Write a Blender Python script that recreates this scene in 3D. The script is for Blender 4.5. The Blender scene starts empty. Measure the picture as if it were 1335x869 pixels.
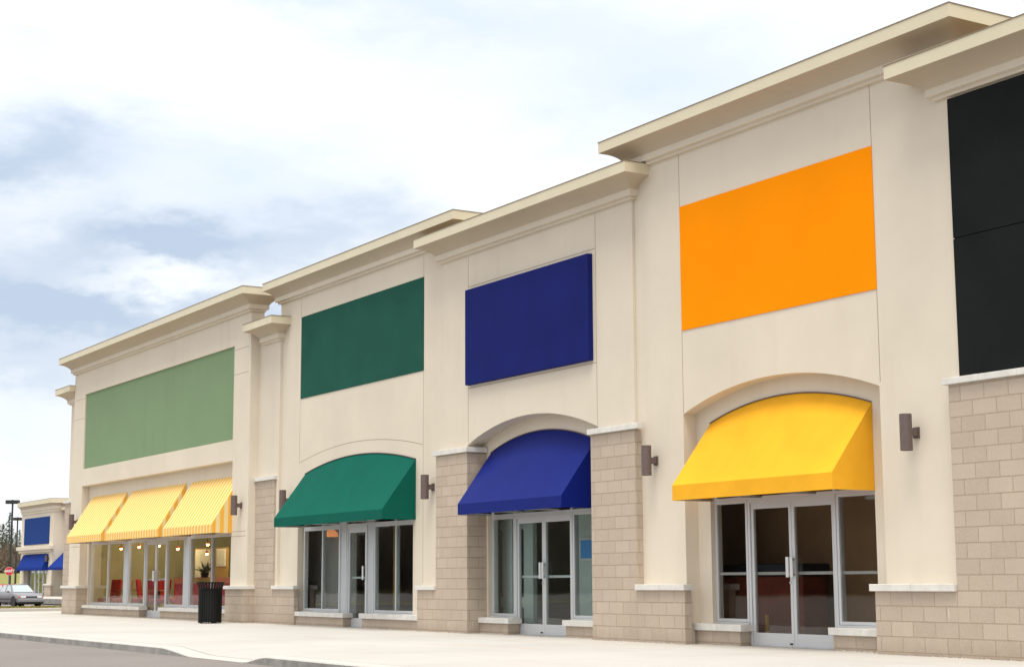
import bpy, bmesh, math, random
from mathutils import Vector, Matrix
random.seed(7)
S = bpy.context.scene
COL = S.collection
R = math.radians

# ------------------------------------------------------------------ materials
def lin(c):
    return tuple(((v/255)/12.92 if v/255 <= .04045 else ((v/255+.055)/1.055)**2.4) for v in c)

class NT:
    """tiny helper round a node tree"""
    def __init__(s, nt): s.nt = nt
    def n(s, t, **kw):
        nd = s.nt.nodes.new(t)
        for k, v in kw.items(): setattr(nd, k, v)
        return nd
    def l(s, a, b): s.nt.links.new(a, b)
    def m(s, op, a, b=None, c=None):
        nd = s.n('ShaderNodeMath', operation=op)
        for i, v in enumerate((a, b, c)):
            if v is None: continue
            if isinstance(v, (int, float)): nd.inputs[i].default_value = v
            else: s.l(v, nd.inputs[i])
        return nd.outputs[0]
    def mix(s, f, a, b, blend='MIX'):
        nd = s.n('ShaderNodeMix', data_type='RGBA', blend_type=blend)
        for i, v in ((0, f), (6, a), (7, b)):
            if isinstance(v, (int, float)): nd.inputs[i].default_value = v
            elif isinstance(v, tuple): nd.inputs[i].default_value = (*v[:3], 1)
            else: s.l(v, nd.inputs[i])
        return nd.outputs[2]
    def ramp(s, x, lo, hi, a=0.0, b=1.0):
        nd = s.n('ShaderNodeMapRange'); nd.clamp = True
        s.l(x, nd.inputs[0])
        for i, v in zip((1, 2, 3, 4), (lo, hi, a, b)): nd.inputs[i].default_value = v
        return nd.outputs[0]
    def noise(s, vec, scale, detail=3, rough=.55, dist=0):
        nd = s.n('ShaderNodeTexNoise'); nd.inputs['Scale'].default_value = scale
        nd.inputs['Detail'].default_value = detail; nd.inputs['Roughness'].default_value = rough
        nd.inputs['Distortion'].default_value = dist
        if vec is not None: s.l(vec, nd.inputs['Vector'])
        return nd.outputs[0]
    def comb(s, x, y, z):
        nd = s.n('ShaderNodeCombineXYZ')
        for i, v in enumerate((x, y, z)):
            if isinstance(v, (int, float)): nd.inputs[i].default_value = v
            else: s.l(v, nd.inputs[i])
        return nd.outputs[0]
    def scale(s, vec, v):
        nd = s.n('ShaderNodeVectorMath', operation='MULTIPLY'); s.l(vec, nd.inputs[0]); nd.inputs[1].default_value = v
        return nd.outputs[0]

def new_mat(name):
    m = bpy.data.materials.new(name); m.use_nodes = True
    t = NT(m.node_tree); b = m.node_tree.nodes['Principled BSDF']
    return m, t, b

def geo(t):
    g = t.n('ShaderNodeNewGeometry')
    sp = t.n('ShaderNodeSeparateXYZ'); t.l(g.outputs['Position'], sp.inputs[0])
    sn = t.n('ShaderNodeSeparateXYZ'); t.l(g.outputs['Normal'], sn.inputs[0])
    ax = t.m('ABSOLUTE', sn.outputs[0]); ay = t.m('ABSOLUTE', sn.outputs[1])
    side = t.m('GREATER_THAN', ax, ay)
    u = t.m('ADD', t.m('MULTIPLY', sp.outputs[1], side), t.m('MULTIPLY', sp.outputs[0], t.m('SUBTRACT', 1.0, side)))
    return g, sp, sn, u, side

def bump(t, b, h, strength, dist=.01):
    nd = t.n('ShaderNodeBump'); nd.inputs['Strength'].default_value = strength; nd.inputs['Distance'].default_value = dist
    t.l(h, nd.inputs['Height']); t.l(nd.outputs[0], b.inputs['Normal'])

def plain(name, col, rough=.6, metal=0.0, var=.06, nscale=6.0, bmp=0.0, bscale=80.0, spec=.5):
    m, t, b = new_mat(name)
    g = t.n('ShaderNodeNewGeometry')
    f = t.noise(g.outputs['Position'], nscale, 4)
    c = t.mix(t.ramp(f, .3, .7), tuple(v*(1-var) for v in col), tuple(min(1, v*(1+var)) for v in col))
    t.l(c, b.inputs['Base Color'])
    b.inputs['Roughness'].default_value = rough; b.inputs['Metallic'].default_value = metal
    b.inputs['Specular IOR Level'].default_value = spec
    if bmp: bump(t, b, t.noise(g.outputs['Position'], bscale, 2), bmp)
    return m

def stucco_mat(name, col):
    m, t, b = new_mat(name)
    g, sp, sn, u, side = geo(t)
    P = g.outputs['Position']
    big = t.noise(P, .55, 4, .6)
    streak = t.noise(t.scale(P, (2.2, 2.2, .16)), 1.0, 4, .6)
    c = t.mix(t.ramp(big, .3, .7), tuple(v*.95 for v in col), tuple(v*1.035 for v in col))
    c = t.mix(t.m('MULTIPLY', t.ramp(streak, .54, .8), .26), c, tuple(v*q for v, q in zip(col, (.80, .77, .72))))
    t.l(c, b.inputs['Base Color'])
    b.inputs['Roughness'].default_value = .92; b.inputs['Specular IOR Level'].default_value = .2
    bump(t, b, t.noise(P, 130, 3, .7), .22, .004)
    return m

def brick_mat():
    m, t, b = new_mat('split block masonry')
    g, sp, sn, u, side = geo(t)
    vec = t.comb(u, t.m('SUBTRACT', sp.outputs[2], .037), 0.0)
    nd = t.n('ShaderNodeTexBrick'); t.l(vec, nd.inputs['Vector'])
    nd.offset = .5
    nd.inputs['Scale'].default_value = 1.0; nd.inputs['Brick Width'].default_value = .40; nd.inputs['Row Height'].default_value = .2015
    nd.inputs['Mortar Size'].default_value = .0068; nd.inputs['Mortar Smooth'].default_value = .25; nd.inputs['Bias'].default_value = 0
    nd.inputs['Color1'].default_value = (.420, .345, .275, 1); nd.inputs['Color2'].default_value = (.50, .418, .338, 1)
    nd.inputs['Mortar'].default_value = (.345, .265, .175, 1)
    P = g.outputs['Position']
    spk = t.noise(P, 55, 4, .75); big = t.noise(P, 1.7, 4)
    c = t.mix(t.ramp(spk, .35, .68, 0, .55), nd.outputs['Color'], (.60, .50, .41))
    c = t.mix(t.ramp(big, .35, .75, 0, .40), c, (.40, .335, .285))
    # white efflorescence streaks
    ef = t.noise(t.scale(P, (9, 9, 1.3)), 1.0, 3)
    c = t.mix(t.ramp(ef, .71, .77, 0, .5), c, (.78, .76, .72))
    t.l(c, b.inputs['Base Color']); b.inputs['Roughness'].default_value = .9; b.inputs['Specular IOR Level'].default_value = .2
    spl = t.ramp(t.m('ADD', sp.outputs[2], t.m('MULTIPLY', t.noise(P, 6, 4), .35)), .16, .42, .38, 0)      # splash dirt low down
    c = t.mix(spl, c, (.30, .24, .185))
    t.l(c, b.inputs['Base Color'])
    h = t.m('SUBTRACT', t.m('MULTIPLY', spk, .35), nd.outputs['Fac'])
    bump(t, b, h, .9, .008)
    return m

def concrete_mat():
    m, t, b = new_mat('pale pavement concrete')
    g, sp, sn, u, side = geo(t)
    P = g.outputs['Position']
    big = t.noise(P, .35, 5, .62); fine = t.noise(P, 34, 4, .7)
    st = t.noise(t.scale(P, (.28, 1.1, 1)), .9, 5, .6, .6)
    c = t.mix(t.ramp(big, .3, .7), (.375, .372, .362), (.440, .437, .427))
    c = t.mix(t.ramp(fine, .35, .75, 0, .22), c, (.50, .46, .41))
    c = t.mix(t.ramp(st, .60, .74, 0, .55), c, (.40, .335, .27))
    # warmer tone along the foot of the shops, broken up by noise
    d = t.ramp(t.m('ADD', sp.outputs[1], t.m('MULTIPLY', t.m('SUBTRACT', t.noise(P, 1.1, 4), .5), 2.2)), 14.2, 16.1, 0, .50)
    c = t.mix(d, c, (.47, .43, .37))
    def joint(co, step, w):
        fr = t.m('ABSOLUTE', t.m('SUBTRACT', t.m('FRACT', t.m('DIVIDE', co, step)), .5))
        return t.m('LESS_THAN', fr, w/step)
    j = t.m('MAXIMUM', joint(t.m('ADD', sp.outputs[0], .7), 3.1, .008), joint(t.m('ADD', sp.outputs[1], .85), 3.4, .008))
    jc = t.m('MULTIPLY', j, .8)
    c = t.mix(jc, c, (.30, .26, .22))
    t.l(c, b.inputs['Base Color']); b.inputs['Roughness'].default_value = .88; b.inputs['Specular IOR Level'].default_value = .25
    bump(t, b, t.m('SUBTRACT', t.m('MULTIPLY', fine, .5), j), .3, .006)
    return m

def kerb_mat():
    m, t, b = new_mat('weathered kerb concrete')
    g, sp, sn, u, side = geo(t); P = g.outputs['Position']
    n1 = t.noise(P, 2.2, 6, .72); n2 = t.noise(P, 40, 4, .7)
    vert = t.m('SUBTRACT', 1.0, t.m('ABSOLUTE', sn.outputs[2]))
    c0 = t.mix(t.ramp(n1, .3, .7), (.44, .425, .40), (.50, .49, .465))
    c1 = t.mix(t.ramp(n1, .32, .68), (.17, .165, .16), (.36, .35, .33))     # darker mottled tone on the upright face
    c = t.mix(t.ramp(vert, .3, .8), c0, c1)
    c = t.mix(t.ramp(n2, .4, .75, 0, .3), c, (.20, .19, .18))
    t.l(c, b.inputs['Base Color']); b.inputs['Roughness'].default_value = .9
    bump(t, b, n2, .4, .008)
    return m

def asphalt_mat():
    m, t, b = new_mat('worn grey asphalt')
    g = t.n('ShaderNodeNewGeometry'); P = g.outputs['Position']
    f = t.noise(P, 90, 3, .8); big = t.noise(P, .45, 5, .6)
    c = t.mix(t.ramp(big, .3, .7), (.150, .139, .132), (.185, .173, .165))
    c = t.mix(t.ramp(f, .4, .7, 0, .5), c, (.27, .255, .24))
    t.l(c, b.inputs['Base Color']); b.inputs['Roughness'].default_value = .9; b.inputs['Specular IOR Level'].default_value = .25
    bump(t, b, f, .5, .006)
    return m

def grass_mat(name, a, bcol, c3):
    m, t, b = new_mat(name)
    g = t.n('ShaderNodeNewGeometry'); P = g.outputs['Position']
    c = t.mix(t.ramp(t.noise(P, .5, 5), .35, .65), a, bcol)
    c = t.mix(t.ramp(t.noise(P, 9, 4, .7), .4, .7, 0, .6), c, c3)
    t.l(c, b.inputs['Base Color']); b.inputs['Roughness'].default_value = .95
    bump(t, b, t.noise(P, 25, 3), .7, .05)
    return m

def fabric_mat(name, col, col2=None, trans=.18, rough=.55, spec=.3, sheen=0.0):
    m, t, b = new_mat(name)
    g, sp, sn, u, side = geo(t); P = g.outputs['Position']
    if col2:
        a = t.m('ADD', t.m('MULTIPLY', side, .215), t.m('MULTIPLY', t.m('SUBTRACT', 1.0, side), .212))
        fr = t.m('FRACT', t.m('DIVIDE', u, a))
        tri = t.m('ABSOLUTE', t.m('SUBTRACT', fr, .5)); c = t.mix(t.ramp(tri, .20, .30), col2, col)
    else:
        c = t.mix(t.ramp(t.noise(P, 1.6, 4), .3, .7), tuple(v*.93 for v in col), tuple(min(1, v*1.06) for v in col))
    t.l(c, b.inputs['Base Color']); b.inputs['Roughness'].default_value = rough; b.inputs['Specular IOR Level'].default_value = spec
    w = t.m('ADD', t.m('MULTIPLY', t.noise(P, 2.0, 3), 1.0), t.m('MULTIPLY', t.noise(P, 300, 1), .10))
    bump(t, b, w, .25, .03)
    tr = t.n('ShaderNodeBsdfTranslucent'); t.l(c, tr.inputs[0])
    mx = t.n('ShaderNodeMixShader'); mx.inputs[0].default_value = trans
    t.l(b.outputs[0], mx.inputs[1]); t.l(tr.outputs[0], mx.inputs[2])
    t.l(mx.outputs[0], m.node_tree.nodes['Material Output'].inputs[0])
    return m

def glass_mat(name='window glass', tint=(.80, .86, .84), refl=1.0):
    m, t, b = new_mat(name)
    m.node_tree.nodes.remove(b)
    g = t.n('ShaderNodeNewGeometry')
    dt = t.n('ShaderNodeVectorMath', operation='DOT_PRODUCT'); t.l(g.outputs['Incoming'], dt.inputs[0]); t.l(g.outputs['Normal'], dt.inputs[1])
    c = t.m('ABSOLUTE', dt.outputs['Value'])
    f = t.m('ADD', .044, t.m('MULTIPLY', .80, t.m('POWER', t.m('SUBTRACT', 1.0, c), 5.0)))
    gl = t.n('ShaderNodeBsdfGlossy'); gl.inputs['Roughness'].default_value = .015; gl.inputs['Color'].default_value = (refl, refl, refl, 1)
    bp = t.n('ShaderNodeBump'); bp.inputs['Strength'].default_value = .02; bp.inputs['Distance'].default_value = .05
    t.l(t.noise(g.outputs['Position'], .9, 2), bp.inputs['Height']); t.l(bp.outputs[0], gl.inputs['Normal'])
    tr = t.n('ShaderNodeBsdfTransparent'); tr.inputs[0].default_value = (*tint, 1)
    mx = t.n('ShaderNodeMixShader'); t.l(f, mx.inputs[0]); t.l(tr.outputs[0], mx.inputs[1]); t.l(gl.outputs[0], mx.inputs[2])
    t.l(mx.outputs[0], m.node_tree.nodes['Material Output'].inputs[0])
    return m

def emit_mat(name, col, s):
    m, t, b = new_mat(name)
    b.inputs['Base Color'].default_value = (*col, 1)
    b.inputs['Emission Color'].default_value = (*col, 1); b.inputs['Emission Strength'].default_value = s
    return m

M = {}
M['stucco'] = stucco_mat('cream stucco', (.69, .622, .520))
M['soffit'] = stucco_mat('shade-toned cornice stucco', (.50, .425, .325))  # wall stucco made darker and browner: underside shade put into the colour
M['joint'] = plain('stucco joint', (.34, .27, .20), .9)
M['fascia'] = plain('cream cap flashing', (.66, .60, .445), .5, 0, .03, 2.0, spec=.3)
M['flash'] = plain('brown cap edge', (.23, .17, .10), .5)
M['brick'] = brick_mat()
M['stone'] = plain('limestone coping', (.66, .645, .61), .85, 0, .10, 5.0, .3, 60)
M['alu'] = plain('brushed aluminium frame', (.60, .62, .645), .38, .25, .03, 3.0)
M['alu_panel'] = plain('aluminium column panel', (.50, .53, .56), .42, .2, .04, 1.5)
M['pull'] = plain('satin door pull', (.66, .67, .67), .4, .1)
M['steel'] = plain('satin steel', (.62, .62, .62), .3, .9)
M['lamp'] = plain('brown bronze paint', (.135, .098, .092), .5, .15, .08, 14)
M['glass'] = glass_mat('window glass', (.90, .94, .93))
M['glassd'] = glass_mat('dark window glass', (.85, .85, .83))
M['glassc'] = glass_mat('cafe window glass', (.96, .975, .965))
M['sign_lgreen'] = stucco_mat('light green sign paint', (.205, .300, .172))
M['sign_dgreen'] = plain('dark green sign paint', (.017, .088, .064), .8, 0, .10, 1.2, .08, 90, .06)
M['sign_navy'] = plain('navy sign paint', (.0092, .0150, .128), .75, 0, .10, 1.2, .05, 90, .08)
M['sign_orange'] = plain('orange sign paint', (.96, .285, .001), .8, 0, .03, 1.2, .08, 90, .05)
M['sign_black'] = plain('black sign paint', (.0115, .0130, .0135), .8, 0, .15, 1.2, .06, 90, .08)
M['sign_blue'] = plain('blue sign paint', (.014, .050, .21), .8, spec=.08)
M['aw_yellow'] = fabric_mat('yellow awning canvas', (.95, .50, .034), None, .20, .8, .08)
M['aw_navy'] = fabric_mat('navy awning vinyl', (.0025, .0125, .165), None, .03, .5, .12)
M['aw_green'] = fabric_mat('green awning canvas', (.0042, .104, .075), None, .05, .8, .08)
M['aw_stripe'] = fabric_mat('striped awning canvas', (.95, .54, .085), (.94, .78, .42), .20, .8, .08)
M['aw_blue'] = fabric_mat('blue awning canvas', (.008, .032, .22), None, .05, .8, .08)
M['concrete'] = concrete_mat(); M['kerb'] = kerb_mat(); M['asphalt'] = asphalt_mat()
M['grass'] = grass_mat('verge grass', (.20, .185, .035), (.25, .20, .05), (.13, .135, .03))
M['hill'] = grass_mat('hillside grass', (.155, .185, .035), (.215, .215, .05), (.22, .16, .06))
M['field'] = grass_mat('field grass', (.11, .12, .035), (.15, .14, .05), (.10, .08, .04))
M['black'] = plain('black powder coat', (.0055, .0062, .0064), .55, 0, .15, 10, spec=.2)
M['black2'] = plain('dark bin liner', (.006, .007, .007), .7)
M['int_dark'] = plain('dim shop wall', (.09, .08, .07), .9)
M['int_kraft'] = plain('brown paper shop wall', (.46, .29, .165), .9, 0, .2, .8)
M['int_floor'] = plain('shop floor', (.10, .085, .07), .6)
M['int_white'] = plain('white painted board', (.62, .70, .68), .7)
M['int_green'] = plain('yellow green cafe wall', (.50, .51, .33), .85, 0, .10, .7)
M['int_grey'] = plain('grey interior screen', (.36, .34, .33), .9)
M['int_ochre'] = plain('ochre trim', (.42, .27, .07), .8)
M['int_brown'] = plain('brown counter front', (.17, .09, .035), .7, 0, .2, 3)
M['red'] = plain('red upholstery', (.50, .02, .035), .6, 0, .2, 4)
M['salmon'] = plain('salmon upholstery', (.62, .16, .075), .7)
M['slate'] = plain('dark slate blue counter top', (.012, .019, .034), .6)
M['redbrown'] = plain('dark red cloth', (.19, .035, .02), .8, 0, .25, 3)
M['wood'] = plain('table wood', (.34, .17, .06), .5)
M['leaf'] = plain('spiky leaves', (.05, .09, .03), .6)
M['poster_blue'] = plain('blue poster print', (.10, .36, .85), .5)
M['poster_pale'] = plain('pale poster print', (.70, .72, .60), .5)
M['bulb'] = emit_mat('lit warm bulb', (1.0, .55, .16), 14)
M['shade_glow'] = emit_mat('lit orange lamp shade', (1.0, .36, .14), .45)
M['yellow_post'] = plain('yellow post paint', (.62, .33, .02), .5)
M['car_grey'] = plain('grey car paint', (.21, .207, .228), .3, .25, .03)
M['car_red'] = plain('red car paint', (.55, .02, .03), .25, .1, .03)
M['car_glass'] = plain('car glass', (.36, .43, .45), .08, 0, .05, 2, spec=.9)
M['car_glass'].node_tree.nodes['Principled BSDF'].inputs['Coat Weight'].default_value = 1.0
M['tyre'] = plain('tyre rubber', (.015, .015, .015), .85)
M['rim'] = plain('wheel rim', (.35, .35, .36), .35, .7)
M['trimblack'] = plain('black car trim', (.018, .018, .02), .5)
M['bumper'] = plain('grey car bumper', (.22, .22, .22), .5)
M['headlight'] = plain('headlight lens', (.75, .76, .74), .12)
M['amber'] = plain('amber indicator lens', (.70, .10, .02), .2)
M['plate'] = plain('number plate white', (.7, .7, .7), .5)
M['sign_red'] = plain('stop sign red', (.66, .006, .012), .4)
M['white'] = plain('sign white', (.78, .78, .76), .5)
M['galv'] = plain('galvanised post', (.20, .22, .22), .5, .5)
M['pole'] = plain('dark lamp pole', (.022, .024, .024), .5)
M['needle'] = plain('conifer needles', (.075, .105, .06), .8, 0, .35, 1.5)
M['needle2'] = plain('olive conifer needles', (.115, .128, .072), .8, 0, .35, 1.5)
M['bark'] = plain('grey brown bark', (.11, .085, .065), .9)
M['twig'] = plain('bare brown twigs', (.155, .115, .085), .9, 0, .25, .3)
M['twigdark'] = plain('bare dark woodland', (.085, .058, .040), .95, 0, .3, .12)
M['debris'] = plain('pale grit', (.50, .45, .38), .9, 0, .35, 30)

# ------------------------------------------------------------------ mesh builder
class MB:
    def __init__(s): s.v = []; s.f = []; s.m = []; s.mats = []
    def mi(s, k):
        if k not in s.mats: s.mats.append(k)
        return s.mats.index(k)
    def face(s, pts, k):
        i = len(s.v); s.v += [tuple(p) for p in pts]; s.f.append(tuple(range(i, i+len(pts)))); s.m.append(s.mi(k))
    def box(s, x0, x1, y0, y1, z0, z1, k):
        i = len(s.v); q = s.mi(k)
        s.v += [(x, y, z) for z in (z0, z1) for y in (y0, y1) for x in (x0, x1)]
        for f in ((0, 2, 3, 1), (4, 5, 7, 6), (0, 1, 5, 4), (2, 6, 7, 3), (0, 4, 6, 2), (1, 3, 7, 5)):
            s.f.append(tuple(i+a for a in f)); s.m.append(q)
    def prism(s, pts, axis, a0, a1, k):
        """pts: 2-D outline; extruded along axis (0,1,2)"""
        n = len(pts)
        def P(p, a):
            q = list(p); q.insert(axis, a); return tuple(q)
        i = len(s.v); q = s.mi(k)
        s.v += [P(p, a0) for p in pts]+[P(p, a1) for p in pts]
        s.f.append(tuple(i+j for j in range(n))[::-1]); s.m.append(q)
        s.f.append(tuple(i+n+j for j in range(n))); s.m.append(q)
        for j in range(n):
            s.f.append((i+j, i+(j+1) % n, i+n+(j+1) % n, i+n+j)); s.m.append(q)
    def tube(s, p0, p1, r0, r1, k, n=10, caps=True):
        p0 = Vector(p0); p1 = Vector(p1); d = (p1-p0).normalized()
        a = d.orthogonal().normalized(); b = d.cross(a)
        i = len(s.v); q = s.mi(k)
        for p, r in ((p0, r0), (p1, r1)):
            for j in range(n):
                t = 2*math.pi*j/n; s.v.append(tuple(p+a*math.cos(t)*r+b*math.sin(t)*r))
        for j in range(n):
            s.f.append((i+j, i+(j+1) % n, i+n+(j+1) % n, i+n+j)); s.m.append(q)
        if caps:
            s.f.append(tuple(i+j for j in range(n))[::-1]); s.m.append(q)
            s.f.append(tuple(i+n+j for j in range(n))); s.m.append(q)
    def lathe(s, c, prof, k, n=24):
        i = len(s.v); q = s.mi(k)
        for r, z in prof:
            for j in range(n):
                t = 2*math.pi*j/n; s.v.append((c[0]+r*math.cos(t), c[1]+r*math.sin(t), c[2]+z))
        for a in range(len(prof)-1):
            for j in range(n):
                s.f.append((i+a*n+j, i+a*n+(j+1) % n, i+(a+1)*n+(j+1) % n, i+(a+1)*n+j)); s.m.append(q)
    def build(s, name, parent=None, bevel=0, smooth=False, solid=0, fixn=True):
        o0 = Vector(parent['org']) if parent is not None and 'org' in parent else Vector((0, 0, 0))
        me = bpy.data.meshes.new(name)
        me.from_pydata([tuple(Vector(v)-o0) for v in s.v], [], s.f); me.validate()
        for k in s.mats: me.materials.append(M[k])
        for p, q in zip(me.polygons, s.m): p.material_index = q; p.use_smooth = smooth
        if fixn:
            bm = bmesh.new(); bm.from_mesh(me)
            bmesh.ops.remove_doubles(bm, verts=bm.verts, dist=1e-5)
            bmesh.ops.recalc_face_normals(bm, faces=bm.faces); bm.to_mesh(me); bm.free()
        o = bpy.data.objects.new(name, me); COL.objects.link(o)
        if parent is not None: o.parent = parent; o['org'] = list(o0)
        if solid:
            md = o.modifiers.new('thickness', 'SOLIDIFY'); md.thickness = solid; md.offset = -1
        if bevel:
            md = o.modifiers.new('bevel', 'BEVEL'); md.width = bevel; md.segments = 2; md.limit_method = 'ANGLE'; md.angle_limit = R(40)
        return o

def tag(o, label=None, cat=None, group=None, kind=None):
    if label: o['label'] = label
    if cat: o['category'] = cat
    if group: o['group'] = group
    if kind: o['kind'] = kind
    return o
def thing(name, loc, label, cat, group=None):
    o = bpy.data.objects.new(name, None); COL.objects.link(o); o.location = loc; o['org'] = list(loc)
    o.empty_display_size = .3
    return tag(o, label, cat, group)
def copy_tree(o, parent=None):
    c = o.copy(); COL.objects.link(c)
    if parent is not None: c.parent = parent
    for ch in list(o.children): copy_tree(ch, c)
    return c

# ------------------------------------------------------------------ architectural pieces
def cornice(xl, xr, yw, yb, ztop, o, parent, back=False, fh=.195, tot=.54):
    """mitred cap cornice: fascia, raking soffit, band, two small beads"""
    zb = ztop-tot
    k1 = tot-.54
    a0, z0, a1, z1 = .125, zb+.155+k1*.6, o-.010, ztop-fh-.006
    cove = []
    for i in range(1, 8):
        t = i/8; c1, c2 = 1-math.cos(t*math.pi/2), math.sin(t*math.pi/2)
        cove.append((a0+(a1-a0)*(.45*t+.55*c1), z0+(z1-z0)*(.45*t+.55*c2)))
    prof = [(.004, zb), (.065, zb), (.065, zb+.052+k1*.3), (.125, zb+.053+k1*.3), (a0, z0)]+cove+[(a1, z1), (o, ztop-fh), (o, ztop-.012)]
    mb = MB()
    def ring(off, z):
        q = [(xl-off, yb, z), (xl-off, yw-off, z), (xr+off, yw-off, z), (xr+off, yb, z)]
        if back: q[0] = (xl-off, yb+off, z); q[3] = (xr+off, yb+off, z)
        return q
    for (a, za), (b, zb2) in zip(prof, prof[1:]):
        A = ring(a, za); B = ring(b, zb2)
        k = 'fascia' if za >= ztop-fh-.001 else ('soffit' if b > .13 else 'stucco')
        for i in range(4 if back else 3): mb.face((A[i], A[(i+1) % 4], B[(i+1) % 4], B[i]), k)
    A = ring(.004, zb)
    mb.face(A[::-1], 'stucco')
    c = mb.build('cornice', parent)
    # metal cap edge on top, a hair proud of the fascia
    m2 = MB(); a = ring(o+.008, ztop-.014); b = ring(o+.008, ztop)
    for i in range(4 if back else 3): m2.face((a[i], a[(i+1) % 4], b[(i+1) % 4], b[i]), 'flash')
    m2.face(b, 'flash'); m2.face(a[::-1], 'flash')
    m2.build('cap_flashing', c)
    return c

def arch_z(x, x0, x1, spring, apex):
    w = (x1-x0)/2; h = apex-spring; r = (w*w+h*h)/(2*h); cx = (x0+x1)/2
    return apex-r+math.sqrt(max(0, r*r-(x-cx)**2))

def arch_wall(mb, x0, x1, z1, yf, yback, opening, yin, k='stucco'):
    """front sheet with an opening (x0,x1,spring,apex) and its reveals back to yin; sides and back close the slab"""
    a0, a1, sp, ap = opening
    mb.face([(x0, yf, 0), (a0, yf, 0), (a0, yf, z1), (x0, yf, z1)], k)
    mb.face([(a1, yf, 0), (x1, yf, 0), (x1, yf, z1), (a1, yf, z1)], k)
    n = 40 if ap > sp else 1
    xs = [a0+(a1-a0)*i/n for i in range(n+1)]
    zs = [arch_z(x, a0, a1, sp, ap) if ap > sp else sp for x in xs]
    for i in range(n):
        mb.face([(xs[i], yf, zs[i]), (xs[i+1], yf, zs[i+1]), (xs[i+1], yf, z1), (xs[i], yf, z1)], k)
        mb.face([(xs[i], yf, zs[i]), (xs[i], yin, zs[i]), (xs[i+1], yin, zs[i+1]), (xs[i+1], yf, zs[i+1])], k)
    for x in (a0, a1): mb.face([(x, yf, 0), (x, yf, sp), (x, yin, sp), (x, yin, 0)], k)
    for x in (x0, x1): mb.face([(x, yf, 0), (x, yback, 0), (x, yback, z1), (x, yf, z1)], k)
    mb.face([(x0, yback, 2.9), (x1, yback, 2.9), (x1, yback, z1), (x0, yback, z1)], k)
    mb.face([(x0, yf, z1), (x1, yf, z1), (x1, yback, z1), (x0, yback, z1)], k)

def inner_wall(mb, a0, a1, ztop, y, o0, o1, oz, k='stucco'):
    """recessed sheet behind the opening, with the shopfront hole o0..o1 x 0..oz, 5 cm thick reveal"""
    mb.face([(a0, y, 0), (o0, y, 0), (o0, y, oz), (a0, y, oz)], k)
    mb.face([(o1, y, 0), (a1, y, 0), (a1, y, oz), (o1, y, oz)], k)
    mb.face([(a0, y, oz), (a1, y, oz), (a1, y, ztop), (a0, y, ztop)], k)
    for x in (o0, o1): mb.face([(x, y, 0), (x, y, oz), (x, y+.2, oz), (x, y+.2, 0)], k)
    mb.face([(o0, y, oz), (o1, y, oz), (o1, y+.2, oz), (o0, y+.2, oz)], k)

def vjoint(mb, x, yf, z0, z1): mb.box(x-.006, x+.006, yf-.0015, yf+.02, z0, z1, 'joint')
def hjoint(mb, x0, x1, yf, z): mb.box(x0, x1, yf-.0015, yf+.02, z-.006, z+.006, 'joint')

def brick(parent, x0, x1, y0, y1, z0, z1, name='brick_base'):
    mb = MB(); mb.box(x0, x1, y0, y1, z0, z1, 'brick'); return mb.build(name, parent, bevel=.006)
def coping(parent, x0, x1, y0, y1, z0, z1, name='coping_stone', step=.62):
    """row of butted stones, 4 mm joints"""
    mb = MB(); n = max(1, round((x1-x0)/step))
    for i in range(n):
        a = x0+(x1-x0)*i/n; b = x0+(x1-x0)*(i+1)/n
        mb.box(a+(.002 if i else 0), b-(.002 if i < n-1 else 0), y0, y1, z0, z1+random.uniform(-.002, .002), 'stone')
    return mb.build(name, parent, bevel=.006)

FR = .05
def window(parent, x0, x1, z0, z1, y, mull=(), rail=None, glass='glass', label=None):
    mb = MB(); f = FR; d = .10
    mb.box(x0, x0+f, y, y+d, z0, z1, 'alu'); mb.box(x1-f, x1, y, y+d, z0, z1, 'alu')
    mb.box(x0+f, x1-f, y+.002, y+d, z0, z0+f, 'alu'); mb.box(x0+f, x1-f, y+.002, y+d, z1-f, z1, 'alu')
    mb.box(x0-.01, x1+.01, y-.03, y+.002, z0-.03, z0-.002, 'alu')          # drip sill
    for x in mull: mb.box(x-.022, x+.022, y+.004, y+d, z0+f, z1-f, 'alu')
    if rail: mb.box(x0+f, x1-f, y+.045, y+d+.01, rail-.022, rail+.022, 'alu')
    w = mb.build('window', parent, bevel=.004)
    if label: w['label'] = label
    edges = [x0+f]+list(mull)+[x1-f]
    for i in range(len(edges)-1):
        g = MB(); g.box(edges[i]+(.022 if i else 0), edges[i+1]-(.022 if i < len(edges)-2 else 0), y+.030, y+.036, z0+f, z1-f, glass)
        g.build('window_pane', w)
    return w
def transom(parent, x0, x1, z0, z1, y, mull, glass='glassd'):
    mb = MB(); mb.box(x0, x1, y+.003, y+.10, z0, z0+.045, 'alu'); mb.box(x0, x1, y+.003, y+.10, z1-.045, z1, 'alu')
    for x in mull: mb.box(x-.025, x+.025, y, y+.10, z0+.045, z1-.045, 'alu')
    t = mb.build('transom', parent)
    g = MB(); g.box(x0, x1, y+.05, y+.056, z0+.045, z1-.045, glass); g.build('transom_pane', t)
    return t
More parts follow.
